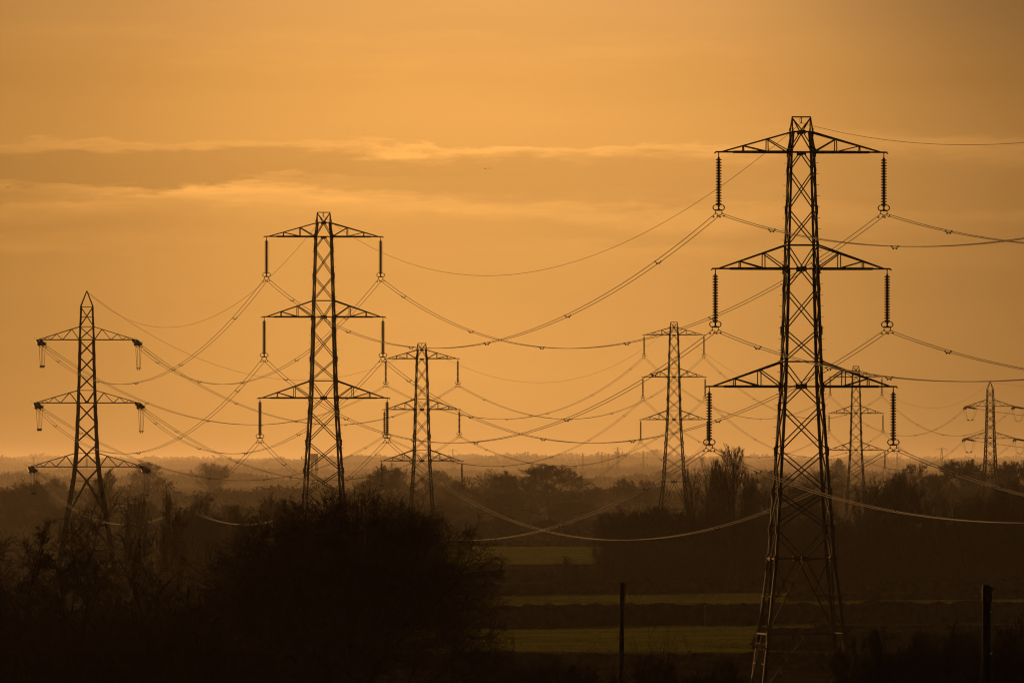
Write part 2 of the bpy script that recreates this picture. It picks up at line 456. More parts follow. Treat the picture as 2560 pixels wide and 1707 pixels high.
ANG_KN = [(-6.5, 2.65), (-1.75, 1.87), (0, 1.62), (1.7, 1.47), (8.03, 1.18), (9.6, 1.10), (15.96, 0.95), (17.6, 0.88), (20.1, 0.78)]
def angle_pylon(key, x, y, arm_z, yaw, dprev, dnext, label, thick=1.0):
    gz = H(x, y); zb = gz - arm_z; zo = -zb
    root = empty('angle_pylon', (x, y, gz), yaw, label, 'pylon', 'lattice pylons of the power line')
    w = lambda z: lerp_knots(ANG_KN, z)
    lv = [zb, -10.5, -6.5, -1.75, 0, 2.95, 5.42, 8.0, 11.77, 15.9, 17.6, 20.1]
    for sx, sy in ((-1, -1), (1, -1), (1, 1), (-1, 1)):
        mb = MB()
        for z0, z1 in zip(lv, lv[1:]):
            lw = (0.40 if z1 <= 3 else 0.34 if z1 <= 8.1 else 0.27 if z1 < 16 else 0.17) * thick
            mb.angle((sx * w(z0), sy * w(z0), z0 + zo), (sx * w(z1), sy * w(z1), z1 + zo), lw, -sx, -sy)
        mb.bar((sx * w(20.1), sy * w(20.1), 20.1 + zo), (0, 0, 22.1 + zo), 0.10)
        mb.box((sx * w(zb), sy * w(zb), 0.1), 0.8, 0.8, 0.5)
        mb.build('leg', STEEL, root)
    mb = MB(); t = 0.15 * thick
    for z0, z1 in ((15.9, 13.88), (13.88, 11.77), (11.77, 9.65), (8.0, 5.42), (5.42, 2.95), (2.95, 0.0)): add_brace(mb, w, zo, 'X', z0, z1, t)
    for z0, z1 in ((17.6, 15.96), (20.1, 17.6)): add_brace(mb, w, zo, 'X', z0, z1, 0.10)
    add_brace(mb, w, zo, 'V', 9.65, 8.05, t)
    for z0 in (20.1, 18.8, 17.6, 9.6, 1.7): add_brace(mb, w, zo, '-', z0, 0, 0.07)
    for z0 in (15.96, 8.03, 0.0): add_brace(mb, w, zo, '-', z0, 0, 0.13)
    for sy in (-1, 1):
        mb.box((0, sy * w(8.1), 8.13 + zo), 0.45, 0.08, 0.26); mb.box((0, sy * w(1.6), 1.62 + zo), 0.3, 0.08, 0.26)
        for sx in (-0.05, 0.05): mb.bar((sx, sy * w(0), zo), (sx, sy * w(1.6), 1.6 + zo), 0.035)
    mb.build('body_bracing', STEEL, root)
    mb = MB(); t = 0.17 * thick
    add_brace(mb, w, zo, 'V', 0, -1.75, t); add_brace(mb, w, zo, 'V', -6.5, -1.75, t)
    add_brace(mb, w, zo, '-', -1.75, 0, 0.06); add_brace(mb, w, zo, '-', -6.5, 0, 0.1)
    add_brace(mb, w, zo, 'V', -10.5, -6.5, t); add_brace(mb, w, zo, '-', -10.5, 0, 0.1); add_brace(mb, w, zo, 'V', zb, -10.5, t)
    for fc in FACES:
        mb.box(face_pt(w, -1.75, fc, 0, zo), 0.34, 0.34, 0.34)
        for s in (-1, 1):
            k = face_pt(w, -3.9, fc, s * 0.55, zo)
            mb.bar(face_pt(w, -3.9, fc, s, zo), k, 0.07); mb.bar(face_pt(w, -2.0, fc, s, zo), k, 0.06)
    mb.build('base_bracing', STEEL, root)
    Minv = Matrix.Rotation(-yaw, 3, 'Z')
    dirs = []
    for d, sl in ((dprev, 0.16), (dnext, 0.12)):
        v = Minv @ Vector((d[0], d[1], 0)).normalized(); v.z = -sl; dirs.append(v.normalized())
    tips = {}
    for nm, z, up, half in (('upper', 15.96, 17.6, 6.05), ('middle', 8.03, 9.6, 6.4), ('lower', 0.0, 1.7, 7.1)):
        for side, sx in (('left', -1), ('right', 1)):
            mb = MB()
            for sy in (-1, 1):
                leg = Vector((sx * w(z), sy * w(z), z + zo)); tip = Vector((sx * half, sy * 0.10, z + zo))
                lup = Vector((sx * w(up), sy * w(up), up + zo)); tup = Vector((sx * (half - 0.1), sy * 0.10, z + 0.06 + zo))
                mb.bar(leg, tip, 0.12, 0.13); mb.bar(lup, tup, 0.085)
                zig = [(0.0, 0), (0.2, 1), (0.41, 0), (0.58, 1), (0.70, 0), (0.80, 1), (0.88, 0)]
                pts = [lup.lerp(tup, f) if u else leg.lerp(tip, f) for f, u in zig]
                for a, b in zip(pts, pts[1:]): mb.bar(a, b, 0.055)
            for f in (0.41, 0.70):
                a = Vector((sx * w(z), -w(z), z + zo)).lerp(Vector((sx * half, -0.10, z + zo)), f)
                mb.bar(a, (a.x, -a.y, a.z), 0.06)
            tp = Vector((sx * half, 0, z + zo))
            mb.box(tp + Vector((0, 0, -0.02)), 0.5, 0.45, 0.13)
            for q in (-0.5, 0.1): mb.bar(tp + Vector((q, 0, 0)), tp + Vector((q, 0, 0.28)), 0.03)
            mb.build('crossarm', STEEL, root)
            ends = []
            for v, sgn in zip(dirs, (-1, 1)):
                st = tp + Vector((0, 0.12 * sgn, -0.12))
                per = Vector((-v.y, v.x, 0)).normalized()
                mb = MB()
                for q in (-0.27, 0.27):
                    o0 = st + per * q * 0.9
                    prof = [(0.03, 0), (0.05, 0.28)]
                    zz = 0.36
                    for i in range(17):
                        prof += [(0.06, zz), (0.19, zz + 0.03), (0.19, zz + 0.085), (0.06, zz + 0.075)]
                        zz += 0.185
                    prof += [(0.04, zz), (0.03, zz + 0.3)]
                    mb.lathe(prof, 9, o0, v)
                s = mb.build('strain_insulator', GLAZE, root)
                en = st + v * 4.0
                mb = MB(); mb.bar(en - per * 0.34 - v * 0.15, en + per * 0.34 - v * 0.15, 0.28, 0.07)
                for q in (-0.22, 0.22): mb.bar(en + per * q - v * 0.1, en + per * q + v * 0.35, 0.08)
                mb.build('yoke_plate', STEEL, s)
                mb = MB()
                for q in (-0.4, 0.4):
                    pts = []
                    for k in range(14):
                        a = 2 * math.pi * k / 14
                        pts.append(en - v * (0.55 + 0.42 * math.cos(a)) + Vector((0, 0, 0.16 + 0.18 * math.sin(a))) + per * q)
                    mb.tube(pts, 0.022, 5, True)
                mb.build('grading_ring', STEEL, s, True)
                ends.append(en)
            mb = MB(); weights = []; spacers = []
            drop = 2.9 if side == 'left' else 3.15
            for q in (-0.22, 0.22):
                pts = []
                for k in range(17):
                    u = k / 16
                    p = ends[0].lerp(ends[1], u)
                    s_ = abs(2 * u - 1)
                    p.z -= drop * (1 - s_ ** 2.6)
                    p.x += q * (0.45 + 0.55 * s_)
                    pts.append(p)
                mb.tube(pts, 0.026, 5)
                for k in (5, 11):
                    if side == 'left': weights.append(pts[k])
            if side == 'right':
                for k in (5, 11):
                    c = ends[0].lerp(ends[1], k / 16); c.z -= drop * (1 - abs(2 * k / 16 - 1) ** 2.6)
                    spacers.append(c)
            j = mb.build('jumper_loop', CABLE, root, True)
            for c in weights:
                q = MB(); q.box(c, 0.24, 0.24, 0.22); q.build('jumper_weight', STEEL, j)
            for c in spacers:
                q = MB(); q.bar(c - Vector((0.3, 0, 0)), c + Vector((0.3, 0, 0)), 0.06); q.build('jumper_spacer', STEEL, j)
            tips[nm, side] = ends
    M = Matrix.Translation((x, y, gz)) @ Matrix.Rotation(yaw, 4, 'Z')
    att = {k: (M @ v[0], M @ v[1]) for k, v in tips.items()}
    e = M @ Vector((0, 0, 22.0 + zo)); att['earth', ''] = (e, e)
    PYL[key] = att

def sp(Dx, arm_py, spacing):
    """place of a pylon from the size its crossarm spacing has"""
    d = F * 8.02 / spacing
    p = at(Dx, arm_py, d)
    return p.x, p.y, p.z

A = {'P1': sp(2003.5, 966, 293.5), 'P2': sp(809, 994.5, 202), 'P6': sp(217, 1166.6, 159.5), 'P3': sp(1054.5, 1151.5, 127.9),
     'P4': sp(1685, 1048.5, 106.1), 'P5': sp(2140, 1124.9, 91.7), 'P7': sp(2475.5, 1177, 81.2)}
A['P0'] = (A['P1'][0] + 38.1, A['P1'][1] - 352, A['P1'][2] + 8)
A['P8'] = (A['P7'][0] + 225, A['P7'][1] + 270, A['P7'][2] - 2)
def vec(a, b): return (A[b][0] - A[a][0], A[b][1] - A[a][1])
def yaw_of(v): return -math.atan2(v[0], v[1])
order = ['P0', 'P1', 'P2', 'P6', 'P3', 'P4', 'P5', 'P7', 'P8']
def yaw_at(k):
    i = order.index(k); a = Vector(vec(order[i-1], k)).normalized() + Vector(vec(k, order[i+1])).normalized()
    return yaw_of(a)
suspension_pylon('P1', *A['P1'], yaw_at('P1'), 'tallest black lattice pylon, nearest on the right, with six hanging insulator strings', True)
suspension_pylon('P2', *A['P2'], yaw_at('P2'), 'second-largest black lattice pylon rising behind the big spreading tree')
suspension_pylon('P3', *A['P3'], yaw_at('P3'), 'mid-sized lattice pylon just right of the second-largest one, foot lost in misty wood')
suspension_pylon('P4', *A['P4'], yaw_at('P4'), 'hazy lattice pylon standing just left of the tall upright trees')
suspension_pylon('P5', *A['P5'], yaw_at('P5'), 'faint small lattice pylon seen past the lowest right arm of the tallest pylon')
angle_pylon('P6', *A['P6'], yaw_at('P6'), vec('P6', 'P2'), vec('P6', 'P3'), 'pointed-top black angle pylon at the far left with hanging jumper loops')
angle_pylon('P7', *A['P7'], R(-14), vec('P7', 'P5'), vec('P7', 'P8'), 'small hazy pointed-top angle pylon at the right edge', 0.85)

# attachment points of the two pylons outside the picture
def ghost(key, like, dz=0):
    x, y, z = A[key]
    ox, oy, oz = A[like]
    PYL[key] = {k: tuple(v + Vector((x - ox, y - oy, z - oz)) for v in vv) for k, vv in PYL[like].items()}
ghost('P0', 'P1'); ghost('P8', 'P7')

# ------------------------------------------------------------------ cables
NAMES = {'P1': 'the tallest pylon', 'P2': 'the second-largest pylon', 'P6': 'the left pylon',
         'P3': 'the mid-sized pylon', 'P4': 'the central-right pylon', 'P5': 'the faint pylon',
         'P7': 'the small pointed pylon', 'P0': 'the right edge', 'P8': 'the right edge'}
def spacer_mesh():
    mb = MB()
    mb.bar((-0.21, 0, 0), (-0.10, 0, -0.12), 0.05); mb.bar((-0.10, 0, -0.12), (0.10, 0, -0.12), 0.045); mb.bar((0.10, 0, -0.12), (0.21, 0, 0), 0.05)
    for sx in (-1, 1):
        mb.box((sx * 0.21, 0, 0), 0.10, 0.14, 0.10); mb.box((sx * 0.10, 0, -0.14), 0.09, 0.09, 0.10)
    return mb.mesh('spacer')
def damper_mesh():
    mb = MB()
    mb.bar((0, 0, 0), (0, 0, -0.12), 0.04); mb.bar((0, -0.22, -0.12), (0, 0.22, -0.12), 0.03)
    for s in (-1, 1): mb.bar((0, s * 0.15, -0.13), (0, s * 0.27, -0.13), 0.08)
    return mb.mesh('vibration_damper')
SPACER, DAMPER = spacer_mesh(), damper_mesh()
SPACER.materials.append(STEEL); DAMPER.materials.append(STEEL)

def span(a, b, sag, r=0.024, re=0.016):
    dist = Vector(vec(a, b)).length
    nseg = 44
    for key in PYL[a]:
        p = PYL[a][key][1]; q = PYL[b][key][0]
        per = Vector((-(q - p).y, (q - p).x, 0)).normalized()
        def pt(t, off=0.0):
            v = p.lerp(q, t); v.z -= 4 * sag * t * (1 - t)
            return v + per * off - p
        an = NAMES[a].replace('the ', '', 1); bn = NAMES[b]
        if a == 'P0': frm, to = NAMES['P1'], 'the right edge'
        else: frm, to = NAMES[a], bn
        if key[0] == 'earth':
            mb = MB(); mb.tube([pt(i / nseg) for i in range(nseg + 1)], re, 5)
            o = mb.build('earth_wire', CABLE, None, True); o.location = p
            props(o, f'thin single wire from the top of {frm} to {to}', 'cable', 'thin top wires of the power line')
            continue
        root = empty('twin_cable', p, 0, f'{key[0]} {key[1]} twin cable from {frm} to {to}', 'cable', 'twin power cables between pylons')
        for off in (-0.22, 0.22):
            mb = MB(); mb.tube([pt(i / nseg, off) for i in range(nseg + 1)], r, 5)
            mb.build('cable', CABLE, root, True)
        n = max(4, round(dist / 58))
        rz = math.atan2(per.y, per.x)
        for i in range(n):
            t = (i + 0.55 + rnd.uniform(-0.08, 0.08)) / n
            s = link('spacer', SPACER, None, root); s.location = pt(t); s.rotation_euler = (0, 0, rz)
        if a in ('P0', 'P1', 'P2', 'P6', 'P3'):
            for t in (1.1 / dist, 1 - 1.1 / dist):
                for off in (-0.22, 0.22):
                    s = link('vibration_damper', DAMPER, None, root); s.location = pt(t, off); s.rotation_euler = (0, 0, rz)
span('P0', 'P1', 8.0); span('P1', 'P2', 8.0); span('P2', 'P6', 7.4); span('P6', 'P3', 8.0)
span('P3', 'P4', 8.2); span('P4', 'P5', 8.0); span('P5', 'P7', 7.6); span('P7', 'P8', 7.0)

# ------------------------------------------------------------------ trees
def norm(v): return v / np.maximum(np.linalg.norm(v, axis=-1, keepdims=True), 1e-9)

def tubes(P, Rr, sides):
    """P (N,m,3) polylines, Rr (N,m) radii -> vertices and quads"""
    N, m, _ = P.shape
    D = np.empty_like(P)
    D[:, 1:-1] = P[:, 2:] - P[:, :-2]; D[:, 0] = P[:, 1] - P[:, 0]; D[:, -1] = P[:, -1] - P[:, -2]
    D = norm(D)
    up = np.zeros_like(D); up[..., 2] = 1
    flat = np.abs(D[..., 2]) > 0.95
    up[flat] = (0, 1, 0)
    X = norm(np.cross(D, up)); Y = np.cross(X, D)
    a = np.arange(sides) * 2 * np.pi / sides
    V = P[:, :, None, :] + Rr[:, :, None, None] * (np.cos(a)[None, None, :, None] * X[:, :, None, :] + np.sin(a)[None, None, :, None] * Y[:, :, None, :])
    base = (np.arange(N)[:, None, None] * m + np.arange(m - 1)[None, :, None]) * sides
    k = np.arange(sides)[None, None, :]; k2 = (k + 1) % sides
    Q = np.stack([base + k, base + k2, base + sides + k2, base + sides + k], axis=-1).reshape(-1, 4)
    return V.reshape(-1, 3), Q

def grow(seed, trunks, env, levels):
    """trunks: list of (start, direction, length, radius). env: centre, radii, lump. levels: dicts per level."""
    g = np.random.default_rng(seed)
    c, rad, lump = np.array(env[0], float), np.array(env[1], float), env[2]
    lumpd = norm(g.normal(size=(14, 3))); lumpa = g.uniform(-1, 1, 14) * lump
    start = np.array([t[0] for t in trunks], float); d = norm(np.array([t[1] for t in trunks], float))
    L = np.array([t[2] for t in trunks], float); r = np.array([t[3] for t in trunks], float)
    out = []
    for li, lv in enumerate(levels):
        N = len(start); s = lv['seg']
        P = np.empty((N, s + 1, 3)); P[:, 0] = start
        dd = d.copy()
        for i in range(s):
            dd = norm(dd + g.normal(size=(N, 3)) * lv['wob'] + np.array([0, 0, lv['up']]))
            P[:, i + 1] = P[:, i] + dd * (L / s)[:, None]
        tt = np.linspace(0, 1, s + 1)
        RR = r[:, None] * (1 - tt[None] * (1 - lv['taper']))
        out.append((P, np.maximum(RR, lv.get('rmin', 0.004)), lv.get('sides', 3)))
        if li + 1 >= len(levels): break
        n = lv['n']; t0 = lv['t0']
        par = np.repeat(np.arange(N), n)
        t = np.clip(t0 + (1 - t0) * (np.tile((np.arange(n) + 0.5) / n, N) + g.uniform(-0.5, 0.5, N * n) / n), 0, 0.999)
        idx = np.floor(t * s).astype(int); fr = (t * s - idx)[:, None]
        st = P[par, idx] * (1 - fr) + P[par, idx + 1] * fr
        ax = norm(P[par, idx + 1] - P[par, idx])
        if lv.get('spiral'):
            ref = np.where(np.abs(ax[:, 2:3]) > 0.9, np.array([[1.0, 0, 0]]), np.array([[0, 0, 1.0]]))
            e1 = norm(np.cross(ax, ref)); e2 = np.cross(ax, e1)
            ph = (np.tile(np.arange(n), N) * 2.4 + np.repeat(g.uniform(0, 6.28, N), n) + g.normal(size=N * n) * 0.25)[:, None]
            rv = e1 * np.cos(ph) + e2 * np.sin(ph)
            an = np.radians(lv['a1'] + (lv['a0'] - lv['a1']) * (t - t0) / (1 - t0) + g.normal(size=N * n) * 6)[:, None]
        else:
            rv = norm(np.cross(ax, g.normal(size=(N * n, 3))))
            an = np.radians(g.uniform(lv['a0'], lv['a1'], N * n))[:, None]
        nd = norm(ax * np.cos(an) + rv * np.sin(an) + np.array([0, 0, lv.get('lift', 0)]))
        if lv.get('out', 0):
            o = norm((st - c) / rad) ; nd = norm(nd + o * lv['out'])
        nl = L[par] * g.uniform(lv['l0'], lv['l1'], N * n) * (1 - 0.35 * t)
        nr = r[par] * (1 - t * (1 - lv['taper'])) * lv['rr'] * g.uniform(0.75, 1.1, N * n)
        p_ = (st - c) / rad; d_ = nd / rad
        R2 = 1 + np.exp(-(1 - norm(p_ + 2 * norm(d_)) @ lumpd.T) / 0.12) @ lumpa
        Aq = (d_ ** 2).sum(1); Bq = (p_ * d_).sum(1); Cq = (p_ ** 2).sum(1) - R2 ** 2
        disc = Bq * Bq - Aq * Cq
        lim = np.where(disc > 0, (-Bq + np.sqrt(np.maximum(disc, 0))) / Aq, 0)
        fill = lv.get('fill', 0.9)
        if lv.get('reach'): nl = np.maximum(nl, lim * fill * g.uniform(0.7, 1.0, N * n))
        if lv.get('reach2'): nl = np.maximum(nl, np.minimum(lim * fill, L[par] * lv['reach2']) * g.uniform(0.5, 1.0, N * n))
        nl = np.minimum(nl, np.maximum(lim * fill, lv.get('lmin', 0.12) * g.uniform(0.4, 1, N * n)))
        keep = (nl > 0.04) & (st[:, 2] + nd[:, 2] * nl > lv.get('zmin', -9))
        start, d, L, r = st[keep], nd[keep], nl[keep], nr[keep]
    return out

def tree_meshes(name, out, split=2):
    ms = []
    for nm, part in (('trunk', out[:split]), ('crown', out[split:])):
        Vs, Qs, n = [], [], 0
        for P, RR, sd in part:
            V, Q = tubes(P, RR, sd); Vs.append(V); Qs.append(Q + n); n += len(V)
        me = np_mesh(name + '_' + nm, np.concatenate(Vs), np.concatenate(Qs), True)
        me.materials.append(BARK if nm == 'trunk' else TWIG)
        ms.append(me)
    pts = np.concatenate([o[0].reshape(-1, 3) for o in out])
    return ms, pts

PROTO = {}
def proto(kind, out, split=2):
    ms, pts = tree_meshes(kind, out, split)
    wd = np.percentile(np.abs(pts[:, 0]), 96) + np.percentile(np.abs(pts[:, 1]), 96)
    PROTO[kind] = (ms, wd, np.percentile(pts[:, 2], 99.3))

def oak_levels(n=(16, 10, 8, 6, 3), k=1.0, tw=0.016, low=92):
    return [dict(seg=8, wob=0.05, up=0.02, taper=0.2, n=n[0], t0=0.2, a0=12, a1=low, l0=0.3, l1=0.5, rr=0.5, spiral=True, reach=True, sides=6, fill=0.86, zmin=0.8),
            dict(seg=8, wob=0.14, up=0.02, taper=0.25, n=n[1], t0=0.22, a0=28, a1=75, l0=0.3, l1=0.5, rr=0.55, spiral=True, reach2=0.9, out=0.15, sides=5, fill=0.95, zmin=0.7, lmin=0.8),
            dict(seg=5, wob=0.17, up=0.03, taper=0.35, n=n[2], t0=0.2, a0=25, a1=65, l0=0.35, l1=0.6, rr=0.6, out=0.2, sides=4, fill=1.0, zmin=0.6, rmin=tw * 1.3, lmin=0.8 * k),
            dict(seg=4, wob=0.18, up=0.04, taper=0.4, n=n[3], t0=0.15, a0=25, a1=60, l0=0.45, l1=0.8, rr=0.7, out=0.25, sides=3, fill=1.0, lmin=0.7 * k, zmin=0.5, rmin=tw * 1.15),
            dict(seg=3, wob=0.18, up=0.05, taper=0.5, n=n[4], t0=0.15, a0=20, a1=55, l0=0.5, l1=0.9, rr=0.8, sides=3, fill=1.03, lmin=0.7 * k, rmin=tw),
            dict(seg=2, wob=0.18, up=0.05, taper=0.5, sides=3, rmin=tw * 0.85)]

def make_protos():
    for i in range(3):       # rounded hedgerow oaks, about 14 m
        out = grow(20 + i, [((0, 0, -0.3), (0.05 * (i - 1), 0.03, 1), (8.5, 9.5, 9)[i], 0.42)], ((0, 0, (6.4, 7.4, 6.8)[i]), (6.6, 6.6, (7.2, 6.4, 6.8)[i]), 0.13), oak_levels())
        proto(f'oak{i}', out)
    for i in range(2):       # open irregular crowns on taller trunks
        out = grow(40 + i, [((0, 0, -0.3), (0.1, 0, 1), 9.5, 0.38)], ((0.4, 0, 9.2), (5.8, 5.8, 5.4), 0.3), oak_levels((12, 8, 6, 5, 4), low=75))
        proto(f'open{i}', out)
    def pop(seed, rx, n):
        lv = [dict(seg=8, wob=0.02, up=0.05, taper=0.18, n=n, t0=0.08, a0=18, a1=38, l0=0.32, l1=0.6, rr=0.4, sides=6, fill=1.0, lift=0.25, lmin=0.5),
              dict(seg=6, wob=0.05, up=0.10, taper=0.3, n=9, t0=0.12, a0=15, a1=38, l0=0.3, l1=0.6, rr=0.55, sides=4, fill=1.05, lift=0.25, rmin=0.018, lmin=0.5),
              dict(seg=4, wob=0.06, up=0.12, taper=0.4, n=7, t0=0.1, a0=12, a1=35, l0=0.4, l1=0.8, rr=0.65, sides=3, fill=1.1, lift=0.2, rmin=0.013, lmin=0.7),
              dict(seg=3, wob=0.08, up=0.12, taper=0.5, n=3, t0=0.1, a0=12, a1=35, l0=0.5, l1=0.9, rr=0.8, sides=3, fill=1.1, lift=0.2, rmin=0.011, lmin=0.8),
              dict(seg=2, wob=0.08, up=0.12, taper=0.5, sides=3, rmin=0.010)]
        return grow(seed, [((0, 0, -0.3), (0.01, 0, 1), 17.5, 0.34)], ((0, 0, 9.6), (rx, rx, 9.2), 0.12), lv)
    proto('poplar0', pop(60, 2.3, 28)); proto('poplar1', pop(61, 3.2, 28))
    # ascending fan-shaped trees with several stems
    for i in range(2):
        g = random.Random(70 + i); tr = []
        for k in range(5):
            a = k * 1.26 + g.random(); sp_ = 0.12 + 0.16 * g.random()
            tr.append(((0.25 * math.cos(a), 0.25 * math.sin(a), -0.3), (sp_ * math.cos(a), sp_ * math.sin(a), 1), 11 + 3 * g.random(), 0.22))
        lv = [dict(seg=8, wob=0.04, up=0.03, taper=0.25, n=14, t0=0.2, a0=20, a1=42, l0=0.3, l1=0.55, rr=0.42, sides=5, fill=1.0, lift=0.2, lmin=0.6),
              dict(seg=5, wob=0.08, up=0.08, taper=0.35, n=7, t0=0.1, a0=18, a1=42, l0=0.35, l1=0.7, rr=0.6, sides=4, fill=1.05, lift=0.15, rmin=0.018, lmin=0.6),
              dict(seg=4, wob=0.1, up=0.08, taper=0.4, n=5, t0=0.1, a0=15, a1=42, l0=0.4, l1=0.8, rr=0.65, sides=3, fill=1.1, rmin=0.013, lmin=0.6),
              dict(seg=2, wob=0.1, up=0.08, taper=0.5, n=2, t0=0.1, a0=15, a1=42, l0=0.5, l1=0.9, rr=0.8, sides=3, rmin=0.011, lmin=0.6),
              dict(seg=2, wob=0.1, up=0.08, taper=0.5, sides=3, rmin=0.010)]
        proto(f'fan{i}', grow(80 + i, tr, ((0, 0, 8.2), (3.9, 3.9, 7.4), 0.15), lv))
    # low thorn bushes growing from the ground
    for i in range(3):
        g = random.Random(90 + i); tr = []
        for k in range(8):
            a = k * 0.785 + g.random(); sp_ = 0.25 + 0.9 * g.random()
            tr.append(((0.5 * math.cos(a), 0.5 * math.sin(a), -0.2), (sp_ * math.cos(a), sp_ * math.sin(a), 1), 3.2 + 1.2 * g.random(), 0.08))
        lv = [dict(seg=5, wob=0.12, up=0.02, taper=0.35, n=9, t0=0.1, a0=25, a1=60, l0=0.35, l1=0.7, rr=0.55, sides=4, fill=1.0),
              dict(seg=4, wob=0.16, up=0.04, taper=0.4, n=8, t0=0.1, a0=25, a1=65, l0=0.4, l1=0.75, rr=0.6, sides=3, fill=1.0, rmin=0.018),
              dict(seg=3, wob=0.18, up=0.05, taper=0.4, n=7, t0=0.1, a0=25, a1=65, l0=0.4, l1=0.8, rr=0.65, sides=3, rmin=0.014, lmin=0.35),
              dict(seg=2, wob=0.2, up=0.05, taper=0.5, n=2, t0=0.2, a0=20, a1=60, l0=0.5, l1=0.9, rr=0.8, sides=3, rmin=0.011, lmin=0.3),
              dict(seg=2, wob=0.2, up=0.05, taper=0.5, sides=3, rmin=0.010)]
        proto(f'bush{i}', grow(95 + i, tr, ((0, 0, 1.2), (3.2, 3.2, 3.4), 0.2), lv), 1)
make_protos()

def tree(kind, Dx, Dtop, Dw, d, label, group=None, cat='tree', name='bare_tree', sink=0.0):
    px = Dx * DD; x = (px - 1280) * d / F
    z0 = H(x, d) - sink; ztop = EYE + (1180 - Dtop * DD) * d / F
    w = Dw * DD * d / F
    (ms, pw, ph) = PROTO[kind]
    h = max(ztop - z0, 0.8)
    o = empty(name, (x, d, z0), rnd.uniform(0, 6.28), label, cat, group)
    o.scale = (w / pw, w / pw, h / ph)
    link('stems' if name == 'thorn_bush' else 'trunk', ms[0], None, o); link('crown', ms[1], None, o)
    return o

